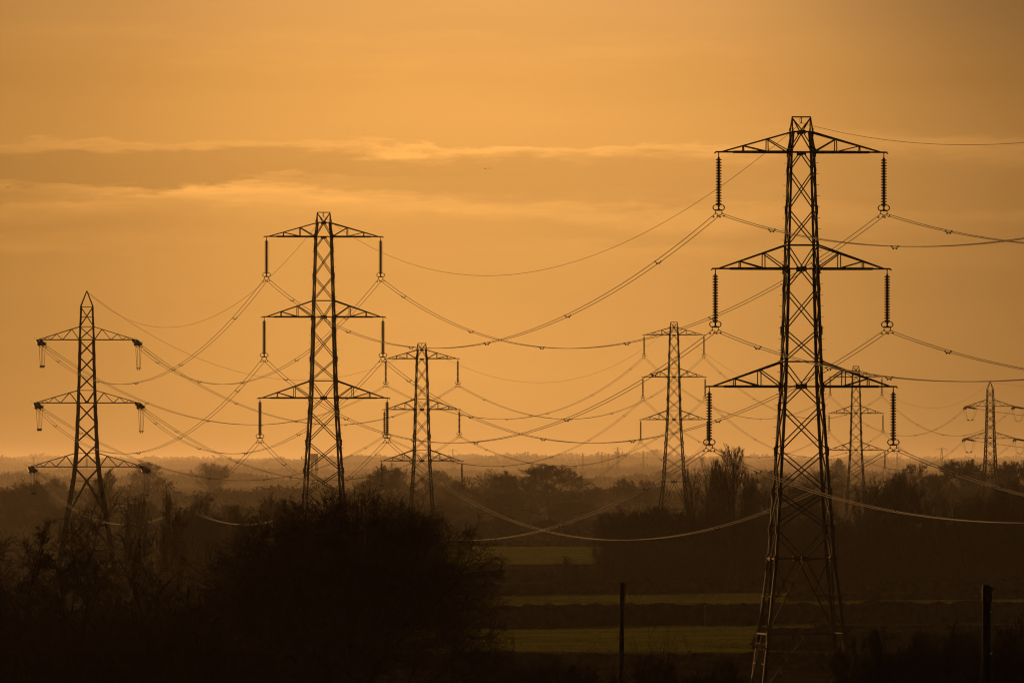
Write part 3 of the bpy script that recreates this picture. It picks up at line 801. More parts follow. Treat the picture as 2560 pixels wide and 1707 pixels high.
# -- individual trees of the middle distance: kind, x, top, width, metres away, label
MID = [
 ('poplar1', 1688, 1025, 84, 1520, 'tallest upright bare tree, its pointed top reaching the sky between two pylons'),
 ('fan0', 1612, 1061, 78, 1530, 'upright twiggy tree just right of the hazy central-right pylon'),
 ('fan1', 1650, 1058, 58, 1560, 'slim upright tree squeezed between two broader tall trees'),
 ('fan1', 1722, 1082, 46, 1515, 'lower upright tree leaning on the right flank of the tallest bare tree'),
 ('open0', 1766, 1122, 100, 1500, 'spreading bare tree touching the left leg of the tallest pylon'),
 ('oak0', 1790, 1082, 110, 4200, 'paler rounded tree behind the left leg of the tallest pylon'),
 ('oak1', 1838, 1118, 150, 1560, 'dark broad tree framed inside the legs of the tallest pylon'),
 ('oak2', 1882, 1078, 100, 3563, 'rounded tree behind the right leg of the tallest pylon'),
 ('oak0', 1922, 1054, 46, 6500, 'pale distant tree directly right of the tallest pylon body'),
 ('oak1', 1262, 1069, 158, 3563, 'largest rounded tree in the centre, spiky twigs along its top'),
 ('oak2', 1133, 1083, 116, 3641, 'broad tree adjoining the left side of the largest central tree'),
 ('oak0', 1163, 1134, 120, 3200, 'dark dome-shaped tree below and left of the largest central tree'),
 ('oak1', 1320, 1153, 110, 3225, 'dark dome-shaped tree below and right of the largest central tree'),
 ('oak2', 1418, 1172, 64, 1600, 'small dark round tree where two sagging twin cables cross'),
 ('oak0', 1456, 1184, 66, 1570, 'low dark tree at the left end of the dense wood'),
 ('oak1', 1510, 1164, 96, 1540, 'dark round tree at the foot of the hazy central-right pylon'),
 ('open1', 1442, 1106, 84, 3718, 'ragged open-crowned tree left of the hazy central-right pylon'),
 ('open0', 1494, 1104, 86, 3873, 'broad ragged tree behind the hazy central-right pylon'),
 ('open1', 1368, 1120, 42, 4028, 'small ragged tree in the misty gap right of the largest central tree'),
 ('oak2', 902, 1071, 128, 3486, 'big rounded tree behind the left arm of the mid-sized pylon'),
 ('open0', 832, 1101, 96, 2943, 'twiggy tree between the two central pylons'),
 ('oak1', 1005, 1081, 62, 5600, 'pale round tree just right of the mid-sized pylon'),
 ('oak0', 1042, 1104, 66, 3718, 'narrow tree at the right of the mid-sized pylon body'),
 ('oak2', 1058, 1162, 80, 3149, 'brown round tree right of the foot of the mid-sized pylon'),
 ('oak0', 920, 1152, 104, 2788, 'brown tree hiding the foot of the mid-sized pylon on its left'),
 ('oak1', 992, 1176, 92, 1700, 'low brown tree in front of the foot of the mid-sized pylon'),
 ('poplar0', 243, 1076, 46, 2866, 'narrow columnar tree behind the right leg of the left pylon'),
 ('poplar0', 219, 1092, 30, 2912, 'small columnar tree inside the legs of the left pylon'),
 ('oak1', 341, 1063, 72, 6500, 'pale round tree just right of the left pylon arm'),
 ('fan1', 491, 1063, 84, 6500, 'pale wide fan-shaped tree standing alone left of the second-largest pylon'),
 ('oak2', 58, 1105, 116, 3098, 'dim rounded tree left of the left pylon'),
 ('oak0', 130, 1099, 64, 4600, 'dim round tree below the left arm of the left pylon'),
 ('oak1', 12, 1128, 90, 2943, 'dim tree at the left picture edge above the near twigs'),
 ('open0', 624, 1139, 116, 1500, 'rounded thorny tree left of the second-largest pylon'),
 ('oak0', 548, 1165, 88, 1480, 'low brown tree left of the rounded thorny tree'),
 ('open1', 455, 1136, 96, 1350, 'airy bare tree under the sagging cables right of the left pylon'),
 ('oak2', 668, 1150, 80, 1560, 'brown tree at the left foot of the second-largest pylon'),
 ('open0', 393, 1128, 62, 1050, 'dark twiggy tree with open crown right of the left pylon'),
 ('open1', 322, 1140, 70, 1020, 'dark twiggy tree below the right lower jumper loop'),
 ('oak1', 470, 1186, 110, 1420, 'broad brown tree above the gap between the two nearest trees'),
 ('oak2', 402, 1196, 100, 1380, 'brown tree behind the right side of the near multi-stemmed tree'),
 ('open1', 2092, 1066, 98, 2788, 'tall tree with an open gnarled top right of the faint small pylon'),
 ('oak0', 2056, 1091, 70, 2819, 'tree on the left shoulder of the open gnarled-topped tree'),
 ('oak1', 2138, 1091, 66, 2788, 'tree on the right shoulder of the open gnarled-topped tree'),
 ('fan0', 1994, 1112, 80, 1560, 'upright dark tree right beside the faint small pylon foot'),
 ('fan1', 2030, 1103, 84, 1565, 'upright dark tree in front of the gnarled-topped tree on its left'),
 ('oak2', 2078, 1100, 118, 1540, 'broad dark tree in front of the gnarled-topped tree'),
 ('fan0', 2152, 1127, 66, 1520, 'low upright tree left of the misty gap at the right'),
 ('oak1', 2194, 1060, 96, 3098, 'dark rounded tree left of the small pointed pylon'),
 ('oak0', 2238, 1058, 80, 3176, 'dark tree touching the left side of the small pointed pylon'),
 ('oak2', 2286, 1062, 92, 3098, 'dark tree behind the small pointed pylon body'),
 ('oak1', 2340, 1062, 80, 2943, 'dark tree at the right picture edge beside the small pointed pylon'),
 ('fan1', 2220, 1140, 84, 1520, 'upright dark tree right of the misty gap'),
 ('fan0', 2262, 1127, 80, 1525, 'upright dark tree below the small pointed pylon'),
 ('oak0', 2306, 1117, 94, 1520, 'broad dark tree right of the foot of the small pointed pylon'),
 ('fan1', 2350, 1104, 80, 1525, 'dark tree cut by the right picture edge below the small pointed pylon'),
]
for k, x, t, w, d, lab in MID:
    tree(k, x, t, w, d, lab, 'trees of the misty middle distance')
# -- the dense wood behind the second field: nothing tells these trees apart
g = random.Random(5)
x = 1402
while x < 2375:
    if x < 1800 or x > 1800:
        tree(g.choice(['oak0', 'oak1', 'oak2', 'fan0', 'fan1']), x, g.uniform(1172, 1215), g.uniform(70, 100), g.uniform(1560, 1600),
             'dark bare tree merging into the dense wood behind the second field', 'trees merging in the dense wood')
    x += g.uniform(26, 40)
x = 1398
while x < 2375:
    tree(f'bush{g.randrange(3)}', x, g.uniform(1238, 1290), g.uniform(60, 95), g.uniform(1510, 1545),
         'dark thorn bush along the front edge of the dense wood', 'bushes along the dense wood', 'bush', 'thorn_bush')
    x += g.uniform(20, 32)
# brown wood in the left half behind the near trees
x = -20
while x < 1050:
    tree(g.choice(['oak0', 'oak1', 'oak2', 'open0']), x, g.uniform(1150, 1190), g.uniform(56, 92), g.uniform(2600, 2950),
         'brown bare tree merging into the wood behind the near trees', 'trees of the brown wood')
    x += g.uniform(34, 52)
x = 1088
while x < 1400:
    tree(f'bush{g.randrange(3)}', x, g.uniform(1300, 1322), g.uniform(36, 60), g.uniform(1500, 1540),
         'low dark bush along the far edge of the second field', 'bushes of the far field edge', 'bush', 'thorn_bush')
    x += g.uniform(13, 22)
tree('bush0', 1306, 1280, 78, 1500, 'tallest rounded bush standing below the far green field', None, 'bush', 'thorn_bush')
for bx, bt, bw, bd, lb in ((1080, 1250, 36, 2050, 'dark bush at the left corner of the far green field'),
                           (1064, 1232, 40, 2150, 'dark bush in mist above the left corner of the far green field')):
    tree('bush1', bx, bt, bw, bd, lb, None, 'bush', 'thorn_bush')

# -- row of trees closing the far field
x = 960
while x < 1480:
    tree(g.choice(['oak0', 'oak1', 'oak2', 'open1']), x, g.uniform(1176, 1205), g.uniform(44, 70), g.uniform(2440, 2560),
         'brown bare tree in the row closing the far green field', 'trees closing the far field')
    x += g.uniform(26, 40)

# ------------------------------------------------------------------ the near trees
def near_tree(name, label, out, loc, split=3):
    o = empty(name, loc, 0, label, 'tree')
    ms, _ = tree_meshes(name, out, split)
    link('trunk', ms[0], None, o); link('crown', ms[1], None, o)
    return o

def big_oak():
    d = 400.0; m = d / F
    base = at(862, 1180, d); gz = H(base.x, d)
    top = EYE + (1180 - 1232) * m - gz
    hw = 530 * m
    tr = [((-0.22, 0, -0.2), (-0.50, 0.1, 1), 3.3, 0.26), ((0.3, 0.1, -0.2), (0.45, -0.1, 1), 3.4, 0.26), ((0.05, -0.1, -0.2), (0.06, 0.2, 1), 3.8, 0.24), ((0.1, 0.3, -0.2), (0.2, 0.9, 1), 3.0, 0.2), ((0.1, -0.3, -0.2), (-0.2, -0.8, 1), 3.0, 0.2)]
    lv = [dict(seg=7, wob=0.12, up=0.0, taper=0.3, n=11, t0=0.08, a0=15, a1=88, l0=0.5, l1=0.9, rr=0.55, spiral=True, reach=True, out=0.1, sides=7, fill=0.88, zmin=0.3),
          dict(seg=12, wob=0.17, up=0.0, taper=0.22, n=10, t0=0.25, a0=30, a1=72, l0=0.3, l1=0.5, rr=0.6, spiral=True, reach2=0.8, out=0.15, sides=6, fill=0.94, zmin=0.3, lmin=0.5),
          dict(seg=6, wob=0.2, up=0.02, taper=0.35, n=8, t0=0.25, a0=28, a1=70, l0=0.35, l1=0.65, rr=0.62, out=0.2, sides=4, fill=1.0, zmin=0.3, rmin=0.016, lmin=0.4),
          dict(seg=5, wob=0.22, up=0.02, taper=0.35, n=5, t0=0.1, a0=28, a1=70, l0=0.4, l1=0.8, rr=0.65, out=0.2, sides=3, fill=1.02, lmin=0.35, rmin=0.011, zmin=0.2),
          dict(seg=3, wob=0.24, up=0.03, taper=0.4, n=3, t0=0.15, a0=25, a1=65, l0=0.4, l1=0.85, rr=0.75, sides=3, fill=1.04, lmin=0.25, rmin=0.009),
          dict(seg=2, wob=0.25, up=0.04, taper=0.5, sides=3, rmin=0.0055)]
    zc = top * 0.22
    out = grow(15, tr, ((0, 0, zc), (hw, hw * 0.9, top - zc), 0.04), lv)
    near_tree('spreading_tree', 'big wide spreading bare tree in the foreground hiding the foot of the second-largest pylon', out, (base.x, d, gz))
big_oak()

def near_multi(px, top_py, half_px, d, seed, label, stems, name='bare_tree', tall=1.0):
    m = d / F; base = at(px, 1180, d); gz = H(base.x, d)
    top = EYE + (1180 - top_py) * m - gz; hw = half_px * m
    gg = random.Random(seed); tr = []
    for k in range(stems):
        a = k * 6.283 / stems + gg.random() * 0.6; s_ = 0.3 + 0.6 * gg.random()
        tr.append(((0.25 * math.cos(a), 0.25 * math.sin(a), -0.2), (s_ * math.cos(a), s_ * math.sin(a), 1), top * gg.uniform(0.6, 0.8), 0.09 + 0.04 * gg.random()))
    lv = [dict(seg=9, wob=0.12, up=0.02, taper=0.25, n=10, t0=0.12, a0=22, a1=75, l0=0.3, l1=0.6, rr=0.55, spiral=True, reach=True, sides=6, fill=0.9, lmin=0.4),
          dict(seg=8, wob=0.17, up=0.015, taper=0.3, n=9, t0=0.12, a0=25, a1=55, l0=0.35, l1=0.65, rr=0.6, sides=4, fill=1.0, rmin=0.012, out=0.1, lmin=0.4),
          dict(seg=5, wob=0.19, up=0.025, taper=0.4, n=7, t0=0.1, a0=25, a1=55, l0=0.4, l1=0.8, rr=0.65, sides=3, fill=1.05, rmin=0.009, lmin=0.4),
          dict(seg=3, wob=0.2, up=0.03, taper=0.4, n=3, t0=0.1, a0=20, a1=55, l0=0.45, l1=0.9, rr=0.75, sides=3, rmin=0.009, lmin=0.35),
          dict(seg=2, wob=0.22, up=0.03, taper=0.5, sides=3, rmin=0.007)]
    zc = top * 0.45
    out = grow(seed, tr, ((0, 0, zc), (hw, hw, top - zc), 0.16), lv)
    near_tree(name, label, out, (base.x, d, gz), 2)
near_multi(236, 1238, 200, 400, 31, 'near multi-stemmed bare tree in front of the foot of the left pylon', 5)
near_multi(362, 1238, 150, 395, 32, 'near bare tree with a tall central twig, right of the left pylon foot', 4)
near_multi(-30, 1180, 190, 385, 33, 'near bare tree cut by the left picture edge', 4)
near_multi(100, 1268, 140, 405, 34, 'lower near bare tree between the picture edge and the left pylon', 5)
near_multi(446, 1420, 130, 390, 35, 'low near bare tree filling the gap left of the big spreading tree', 5)

def near_bush(Dx, Dtop, Dw, d, lab, k):
    return tree(f'bush{k}', Dx, Dtop, Dw, d, lab, 'black scrub along the bottom left', 'bush', 'thorn_bush')
for i, (bx, bt, bw) in enumerate(((20, 1360, 150), (110, 1392, 150), (200, 1408, 150), (290, 1412, 150), (370, 1398, 150), (455, 1440, 150), (540, 1500, 120),
                                  (60, 1440, 170), (160, 1460, 170), (265, 1462, 170), (360, 1470, 170))):
    near_bush(bx, bt, bw, 372 - 2 * i, 'black bush in the dark scrub along the bottom left of the picture' if bx < 800 else 'black bush in the dark scrub right of the spreading tree trunk', i % 3)

for i, (bx, bt, bw) in enumerate(((1995, 1478, 170), (2060, 1448, 180), (2120, 1462, 180), (2185, 1440, 190), (2235, 1466, 180), (2300, 1446, 190), (2352, 1432, 130))):
    tree(f'bush{(i + 1) % 3}', bx, bt, bw, 335 - 2 * i, 'black bush in the dark scrub along the bottom right of the picture', 'black scrub along the bottom right', 'bush', 'thorn_bush')
for i, (bx, bt, bw) in enumerate(((1215, 1528, 170), (1290, 1519, 170), (1365, 1530, 170), (1470, 1516, 170), (1545, 1526, 170), (1625, 1518, 170), (1690, 1533, 90))):
    tree(f'bush{i % 3}', bx, bt, bw, 340 - 2 * i, 'black bush along the bottom edge left of the tallest pylon', 'black scrub along the bottom centre', 'bush', 'thorn_bush')

# bare sapling clump right of the leaning pole
def sapling():
    d = 380.0; m = d / F; base = at(1648, 1180, d); gz = H(base.x, d)
    top = EYE + (1180 - 1545) * m - gz
    gg = random.Random(3); tr = []
    for k, (ox, lean, f) in enumerate(((-0.9, -0.06, 0.86), (-0.55, 0.05, 0.80), (0.0, -0.06, 1.0), (0.1, 0.02, 0.97), (0.45, 0.16, 0.95), (0.7, 0.2, 0.82), (-0.2, -0.22, 0.7))):
        tr.append(((ox * 0.6, 0, -0.2), (lean, 0.05, 1), top * f, 0.022))
    lv = [dict(seg=9, wob=0.05, up=0.02, taper=0.35, n=4, t0=0.3, a0=20, a1=45, l0=0.25, l1=0.45, rr=0.6, sides=5, rmin=0.009),
          dict(seg=5, wob=0.08, up=0.08, taper=0.4, n=2, t0=0.3, a0=20, a1=45, l0=0.3, l1=0.5, rr=0.6, sides=3, rmin=0.007),
          dict(seg=3, wob=0.1, up=0.05, taper=0.5, sides=3, rmin=0.006)]
    out = grow(3, tr, ((0, 0, top / 2), (9, 9, 20), 0.0), lv)
    near_tree('bare_sapling', 'thin bare sapling with several stems right of the wooden pole', out, (base.x, d, gz), 1)
sapling()

# ------------------------------------------------------------------ hedges
def hedge(p0, p1, h, wd, label, seed, dens=9):
    g = np.random.default_rng(seed)
    a = np.array(p0, float); b = np.array(p1, float)
    L = np.linalg.norm(b - a); u = (b - a) / L; n = np.array([-u[1], u[0]])
    m = int(L / 0.8) + 2
    root_xy = (a + b) / 2
    hts = h * (0.92 + 0.05 * np.convolve(g.normal(size=m + 8), np.ones(9) / 3, 'valid')[:m].clip(-1.5, 1.5))
    V = []; Q = []
    prof = [(-0.5, 0), (-0.55, 0.5), (-0.38, 0.9), (0, 1.0), (0.38, 0.9), (0.55, 0.5), (0.5, 0)]
    k = len(prof)
    for i in range(m):
        c = a + u * (L * i / (m - 1)); gz = H(c[0], c[1])
        for q, z in prof:
            j = g.normal(size=2) * 0.10
            p = c + n * (q * wd + j[0])
            V.append((p[0], p[1], gz - 0.1 + z * (hts[i] * 0.9 + j[1])))
    for i in range(m - 1):
        for j in range(k - 1):
            Q.append((i*k + j, i*k + j + 1, (i+1)*k + j + 1, (i+1)*k + j))
    V = np.array(V); nv = len(V)
    N = int(L * dens)
    t = g.uniform(0, 1, N); q = g.uniform(-0.55, 0.55, N)
    xy = a + np.outer(t * L, u) + np.outer(q * wd, n)
    gz = np.array([H(x_, y_) for x_, y_ in xy])
    zt = g.uniform(0.35, 1.0, N) * hts[(t * (m - 1)).astype(int)]
    st = np.stack([xy[:, 0], xy[:, 1], gz + zt * 0.8], 1)
    dr = norm(np.stack([g.normal(size=N) * 0.5 + q * n[0], g.normal(size=N) * 0.3 + q * n[1], g.uniform(0.4, 1.2, N)], 1))
    ln = g.uniform(0.25, 0.65, N) * (h / 2.2)
    P = np.stack([st, st + dr * ln[:, None] * 0.5, st + dr * ln[:, None] + g.normal(size=(N, 3)) * 0.06], 1)
    RR = np.full((N, 3), 0.03); RR[:, 2] = 0.012
    V2, Q2 = tubes(P, RR, 3)
    me = np_mesh('hedge', np.concatenate([V, V2]), np.concatenate([np.array(Q), Q2 + nv]), False)
    me.vertices.foreach_get('co', (tmp := np.empty(len(me.vertices) * 3, dtype=np.float32)))
    z0 = H(*root_xy)
    tmp = tmp.reshape(-1, 3) - np.array([root_xy[0], root_xy[1], z0], dtype=np.float32)
    me.vertices.foreach_set('co', tmp.ravel()); me.update()
    o = link('hedge', me, HEDGEM); o.location = (root_xy[0], root_xy[1], z0)
    props(o, label, 'hedge', 'field hedges')
hedge((-60, 1112), (70, 1220), 3.0, 1.8, 'long dark clipped hedge between the two nearer fields', 1)
hedge((-60, 1446), (110, 1512), 2.4, 2.0, 'dark hedge along the far edge of the second field', 2)
hedge((-60, 930), (90, 900), 1.75, 1.8, 'lowest dark hedge along the bottom of the picture', 3, 12)
hedge((22, 1010), (60, 985), 2.9, 2.4, 'overgrown dark hedge right of the tallest pylon foot', 4, 12)
hedge((-64, 2428), (30, 2436), 2.0, 2.0, 'thin dark hedge along the top of the far green field', 5, 6)
hedge((34, 1395), (110, 1424), 1.5, 1.6, 'low hedge splitting the second field behind the tallest pylon', 6, 6)

# ------------------------------------------------------------------ far woodland
def woodland(name, label, d0, d1, xr, n, hh, ww, seed, flakes=70, fsize=1.2):
    """a far wood that reads as one mass: crowns of many small twig clumps"""
    g = np.random.default_rng(seed)
    V = []; cnt = 0
    d = g.uniform(d0, d1, n); x = g.uniform(xr[0], xr[1], n) * d
    ku = np.arange(-0.07, 0.071, 0.0011); kv = g.uniform(-1, 1, len(ku))
    ku2 = np.arange(-0.07, 0.075, 0.0042); kv2 = g.uniform(-1, 1, len(ku2))
    roll = 1 + 0.28 * np.interp(x / d, ku, kv) + 0.42 * np.interp(x / d, ku2, kv2)
    for i in range(n):
        h = hh * roll[i] * g.uniform(0.8, 1.2) * (1.4 if g.random() < 0.05 else 1); w = ww * g.uniform(0.7, 1.3)
        gz = H(x[i], d[i])
        p = norm(g.normal(size=(flakes, 3))) * (g.uniform(0.15, 1, (flakes, 1)) ** 0.45)
        p = p * np.array([w / 2, w / 2, h * 0.46]) + np.array([x[i], d[i], gz + h * 0.52])
        s = fsize * g.uniform(0.5, 1.4, (flakes, 1))
        e1 = norm(g.normal(size=(flakes, 3))) * s * 0.5; e2 = norm(g.normal(size=(flakes, 3)) + np.array([0, 0, 1.0])) * s
        V.append(np.stack([p - e1 - e2, p + e1 - e2 * 0.6, p + e1 * 0.8 + e2, p - e1 * 0.7 + e2 * 0.7], 1).reshape(-1, 3))
    V = np.concatenate(V); Q = np.arange(len(V)).reshape(-1, 4)
    o = link(name, np_mesh(name, V, Q), WOODM)
    props(o, label, 'woodland', None, 'stuff')
woodland('woodland', 'low misty scrub line across the whole width behind the mid-sized trees', 4700, 5700, (-0.06, 0.06), 520, 7.0, 14, 1, 80, 1.0)
woodland('woodland', 'paler misty treeline behind the low scrub line', 12500, 14500, (-0.06, 0.06), 620, 10.5, 26, 2, 60, 2.4)
woodland('woodland', 'pale wooded band far across the plain', 21000, 23500, (-0.06, 0.06), 700, 12.5, 38, 3, 48, 3.8)
woodland('woodland', 'very pale wooded rise below the horizon', 29000, 31500, (-0.06, 0.06), 820, 16, 52, 4, 42, 5.4)
woodland('woodland', 'paler long wooded ridge just below the horizon hills', 34000, 36500, (-0.06, 0.06), 880, 22, 64, 6, 40, 7.0)
woodland('woodland', 'palest wooded hills on the horizon', 44500, 48000, (-0.06, 0.06), 1000, 28, 92, 5, 36, 10.0)

# ------------------------------------------------------------------ far structures
def water_tower():
    d = 12000.0; m = d / F
    c = at(785.5, 1143, d); gz = H(c.x, d)
    o = empty('water_tower', (c.x, d, gz), R(20), 'pale square block on legs on the horizon behind the second-largest pylon', 'water tower')
    mb = MB(); top = EYE + (1180 - 1135) * m - gz; bot = EYE + (1180 - 1151.5) * m - gz
    mb.bar2(Vector((0, 0, bot)), Vector((0, 0, top)), 6.6, 6.6); mb.bar2(Vector((0, 0, top)), Vector((0, 0, top + 0.5)), 7.0, 7.0)
    mb.build('tank', CONC, o)
    for sx in (-1, 1):
        for sy in (-1, 1):
            mb = MB(); mb.bar((sx * 2.4, sy * 2.4, 0), (sx * 2.4, sy * 2.4, bot), 1.0); mb.build('leg', CONC, o)
water_tower()

def far_pylon(px, py, d, label):
    c = at(px, py, d); gz = H(c.x, d)
    h = max(c.z - gz, 30)
    mb = MB()
    for sx in (-1, 1):
        for sy in (-1, 1):
            mb.bar((sx * 3.2, sy * 3.2, 0), (sx * 1.2, sy * 1.2, h * 0.5), 0.22); mb.bar((sx * 1.2, sy * 1.2, h * 0.5), (sx * 0.6, sy * 0.6, h), 0.2)
    for z0, z1, w0, w1 in ((0, 0.25, 3.2, 2.2), (0.25, 0.5, 2.2, 1.2), (0.5, 0.75, 1.2, 0.9), (0.75, 1, 0.9, 0.6)):
        for sy in (-1, 1):
            mb.bar((-w0, sy * w0, z0 * h), (w1, sy * w1, z1 * h), 0.12); mb.bar((w0, sy * w0, z0 * h), (-w1, sy * w1, z1 * h), 0.12)
    for z, half in ((h * 0.95, 6.5), (h * 0.76, 7.5), (h * 0.58, 7.0)):
        mb.bar((-half, 0, z), (half, 0, z), 0.2)
        for s in (-1, 1): mb.bar((s * half, 0, z), (s * 0.8, 0, z + 1.8), 0.16); mb.bar((s * half, 0, z), (s * half, 0, z - 3.5), 0.16)
    o = mb.build('distant_pylon', STEEL); o.location = (c.x, d, gz); o.rotation_euler = (0, 0, rnd.uniform(-0.5, 0.5))
    props(o, label, 'pylon', 'tiny pylons on the horizon')
for px, py, d, lb in ((1544, 1117, 15399, 'tallest of the tiny faint pylons on the central horizon'),
                      (1505, 1129, 17500, 'tiny faint pylon left of the tallest one on the central horizon'),
                      (1521, 1132, 18900, 'tiny faint pylon just left of the tallest one on the central horizon'),
                      (1608, 1127, 16800, 'tiny faint pylon on the horizon right of the central group'),
                      (1457, 1132, 18200, 'leftmost tiny faint pylon of the central horizon group'),
                      (2354, 1118, 12600, 'tiny faint pylon on the horizon left of the small pointed pylon'),
                      (2243, 1130, 15399, 'tiny faint pylon on the horizon below the faint small pylon arm'),
                      (84, 1142, 16099, 'tiny faint pylon on the horizon at the far left'),
                      (1132, 1122, 16099, 'tiny faint pylon on the horizon right of the mid-sized pylon')):
    far_pylon(px, py, d, lb)

# ------------------------------------------------------------------ poles
def pole(name, px, top_py, d, r, label):
    c = at(px, top_py, d); gz = H(c.x, d); h = c.z - gz
    o = empty(name, (c.x, d, gz), 0, label, 'pole')
    mb = MB(); mb.tube([(0.03 * i - 0.06 * h * 0.0, 0, -0.3 + (h + 0.3) * i / 6) if False else (-0.012 * h * (1 - i / 6), 0, -0.3 + (h + 0.3) * i / 6) for i in range(7)], [r * (1.18 - 0.18 * i / 6) for i in range(7)], 14)
    mb.lathe([(r, 0), (r * 0.8, -0.02), (0.001, -0.03)], 14, (0, 0, h))
    mb.build('post', POLEM, o, True)
    return o, h
p1, h1 = pole('wooden_pole', 1555.5, 1457, 500, 0.10, 'plain dark wooden pole with a thin notched bracket, centre right')
mb = MB()
mb.bar((0.135, 0, h1 - 0.02), (0.115, 0, h1 - 0.95), 0.035)
for z in (0.12, 0.25, 0.33, 0.58, 0.72): mb.bar((0.13, 0, h1 - z), (0.17, 0, h1 - z), 0.03)
for z in (0.1, 0.6): mb.bar((0.08, 0, h1 - z), (0.135, 0, h1 - z), 0.03)
mb.build('bracket', STEEL, p1)
p2, h2 = pole('wooden_pole', 2467, 1466, 300, 0.105, 'thick black pole with a rounded fitting on top at the right edge')
mb = MB()
mb.box((0, 0, h2 - 0.22), 0.25, 0.24, 0.38); mb.lathe([(0.11, 0), (0.10, -0.05), (0.06, -0.08), (0.001, -0.09)], 12, (-0.02, 0, h2 - 0.03))
mb.bar((0.10, -0.05, h2 - 0.3), (0.16, -0.05, h2 - 0.02), 0.03)
mb.build('pole_fitting', STEEL, p2)
mb = MB()
for z in (0.15, 0.65, 1.75): mb.box((0.11, -0.09, h2 - z), 0.05, 0.05, 0.06)
mb.build('insulator', WHITE, p2)
mb = MB(); mb.tube([(-0.14, -0.02, h2 - 0.35), (-0.145, -0.02, h2 - 1.6), (-0.16, -0.02, 0)], 0.012, 5)
mb.build('down_lead', CABLE, p2)

c = at(1758, 1508, 1160); gz = H(c.x, 1160)
mb = MB(); mb.bar((0, 0, -0.2), (0, 0, c.z - gz), 0.10); mb.box((0, -0.02, c.z - gz - 0.12), 0.16, 0.04, 0.2)
o = mb.build('marker_post', CONC); o.location = (c.x, 1105 + 60, gz)
o.location = (c.x, 1148, H(c.x, 1148))
props(o, 'short pale marker post in front of the long hedge', 'post')

# ------------------------------------------------------------------ birds
def bird(px, py, d, roll, label):
    c = at(px, py, d)
    V = [(0, 0.22, 0), (-0.05, 0.02, 0.03), (0.05, 0.02, 0.03), (0, -0.22, 0.01), (0, 0.02, -0.05),
         (-0.22, 0.08, 0.14), (-0.22, -0.06, 0.13), (-0.48, 0.0, 0.06), (0.22, 0.08, 0.14), (0.22, -0.06, 0.13), (0.48, 0.0, 0.06), (0, 0.02, 0.06)]
    Fc = [(0, 1, 11), (0, 11, 2), (3, 11, 1), (3, 2, 11), (0, 4, 1), (0, 2, 4), (3, 1, 4), (3, 4, 2),
          (1, 5, 6), (5, 7, 6), (2, 9, 8), (8, 9, 10), (1, 0, 5), (2, 8, 0), (3, 1, 6), (3, 9, 2)]
    me = bpy.data.meshes.new('bird'); me.from_pydata(V, [], Fc); me.update()
    o = link('bird', me, BIRDM); o.location = c; o.rotation_euler = (0, roll, rnd.uniform(-1, 1)); o.scale = (0.62, 0.62, 0.62)
    props(o, label, 'bird', 'tiny flying birds')
bird(1213, 422, 1700, 0.1, 'left of two tiny birds flying together high in the middle of the sky')
bird(1224, 421.5, 1850, -0.2, 'right of two tiny birds flying together high in the middle of the sky')
bird(20, 468.5, 1800, 0.2, 'tiny single bird at the left edge under the bright cloud streak')
bird(53.5, 720, 1800, 0.0, 'rightmost bird of the tiny flock at the far left above the left pylon')
bird(27, 721, 2100, 0.3, 'leftmost bird of the tiny flock at the far left above the left pylon')
bird(1745, 632, 1900, 0.1, 'tiny single bird left of the middle left insulator of the tallest pylon')
bird(443, 668, 2000, 0.1, 'tiny single bird in open sky between the left pylon and the second-largest pylon')

# ------------------------------------------------------------------ haze
def haze():
    me = bpy.data.meshes.new('haze')
    x0, x1, y0, y1, z0, z1 = -20000, 20000, -120, 54000, -4.0, 92.0
    V = [(x, y, z) for z in (z0, z1) for y in (y0, y1) for x in (x0, x1)]
    me.from_pydata(V, [], [(0, 2, 3, 1), (4, 5, 7, 6), (0, 1, 5, 4), (2, 6, 7, 3), (0, 4, 6, 2), (1, 3, 7, 5)]); me.update()
    m = bpy.data.materials.new('haze'); m.use_nodes = True; nt = m.node_tree
    for n in list(nt.nodes):
        if n.type != 'OUTPUT_MATERIAL': nt.nodes.remove(n)
    out = [n for n in nt.nodes if n.type == 'OUTPUT_MATERIAL'][0]
    v = nt.nodes.new('ShaderNodeVolumePrincipled')
    v.inputs['Density'].default_value = HAZE_D
    v.inputs['Density Attribute'].default_value = ''
    v.inputs['Color'].default_value = (0.98, 0.93, 0.84, 1)
    v.inputs['Anisotropy'].default_value = 0.70
    nt.links.new(v.outputs['Volume'], out.inputs['Volume'])
    try: m.cycles.homogeneous_volume = True
    except Exception: pass
    o = link('haze', me, m); o['kind'] = 'stuff'; o['label'] = 'warm evening haze over the plain'
HAZE_D = 1.6e-5
haze()

# ------------------------------------------------------------------ sun and sky
sun = bpy.data.lights.new('sun', 'SUN'); sun.energy = 1.75; sun.angle = R(0.6); sun.color = (1.0, 0.46, 0.135)
so = bpy.data.objects.new('sun', sun); COL.objects.link(so)
S = Vector((math.sin(SUN_AZ) * math.cos(SUN_EL), math.cos(SUN_AZ) * math.cos(SUN_EL), math.sin(SUN_EL)))
so.rotation_euler = (-S).to_track_quat('-Z', 'Y').to_euler(); so.location = (-200, 300, 120)

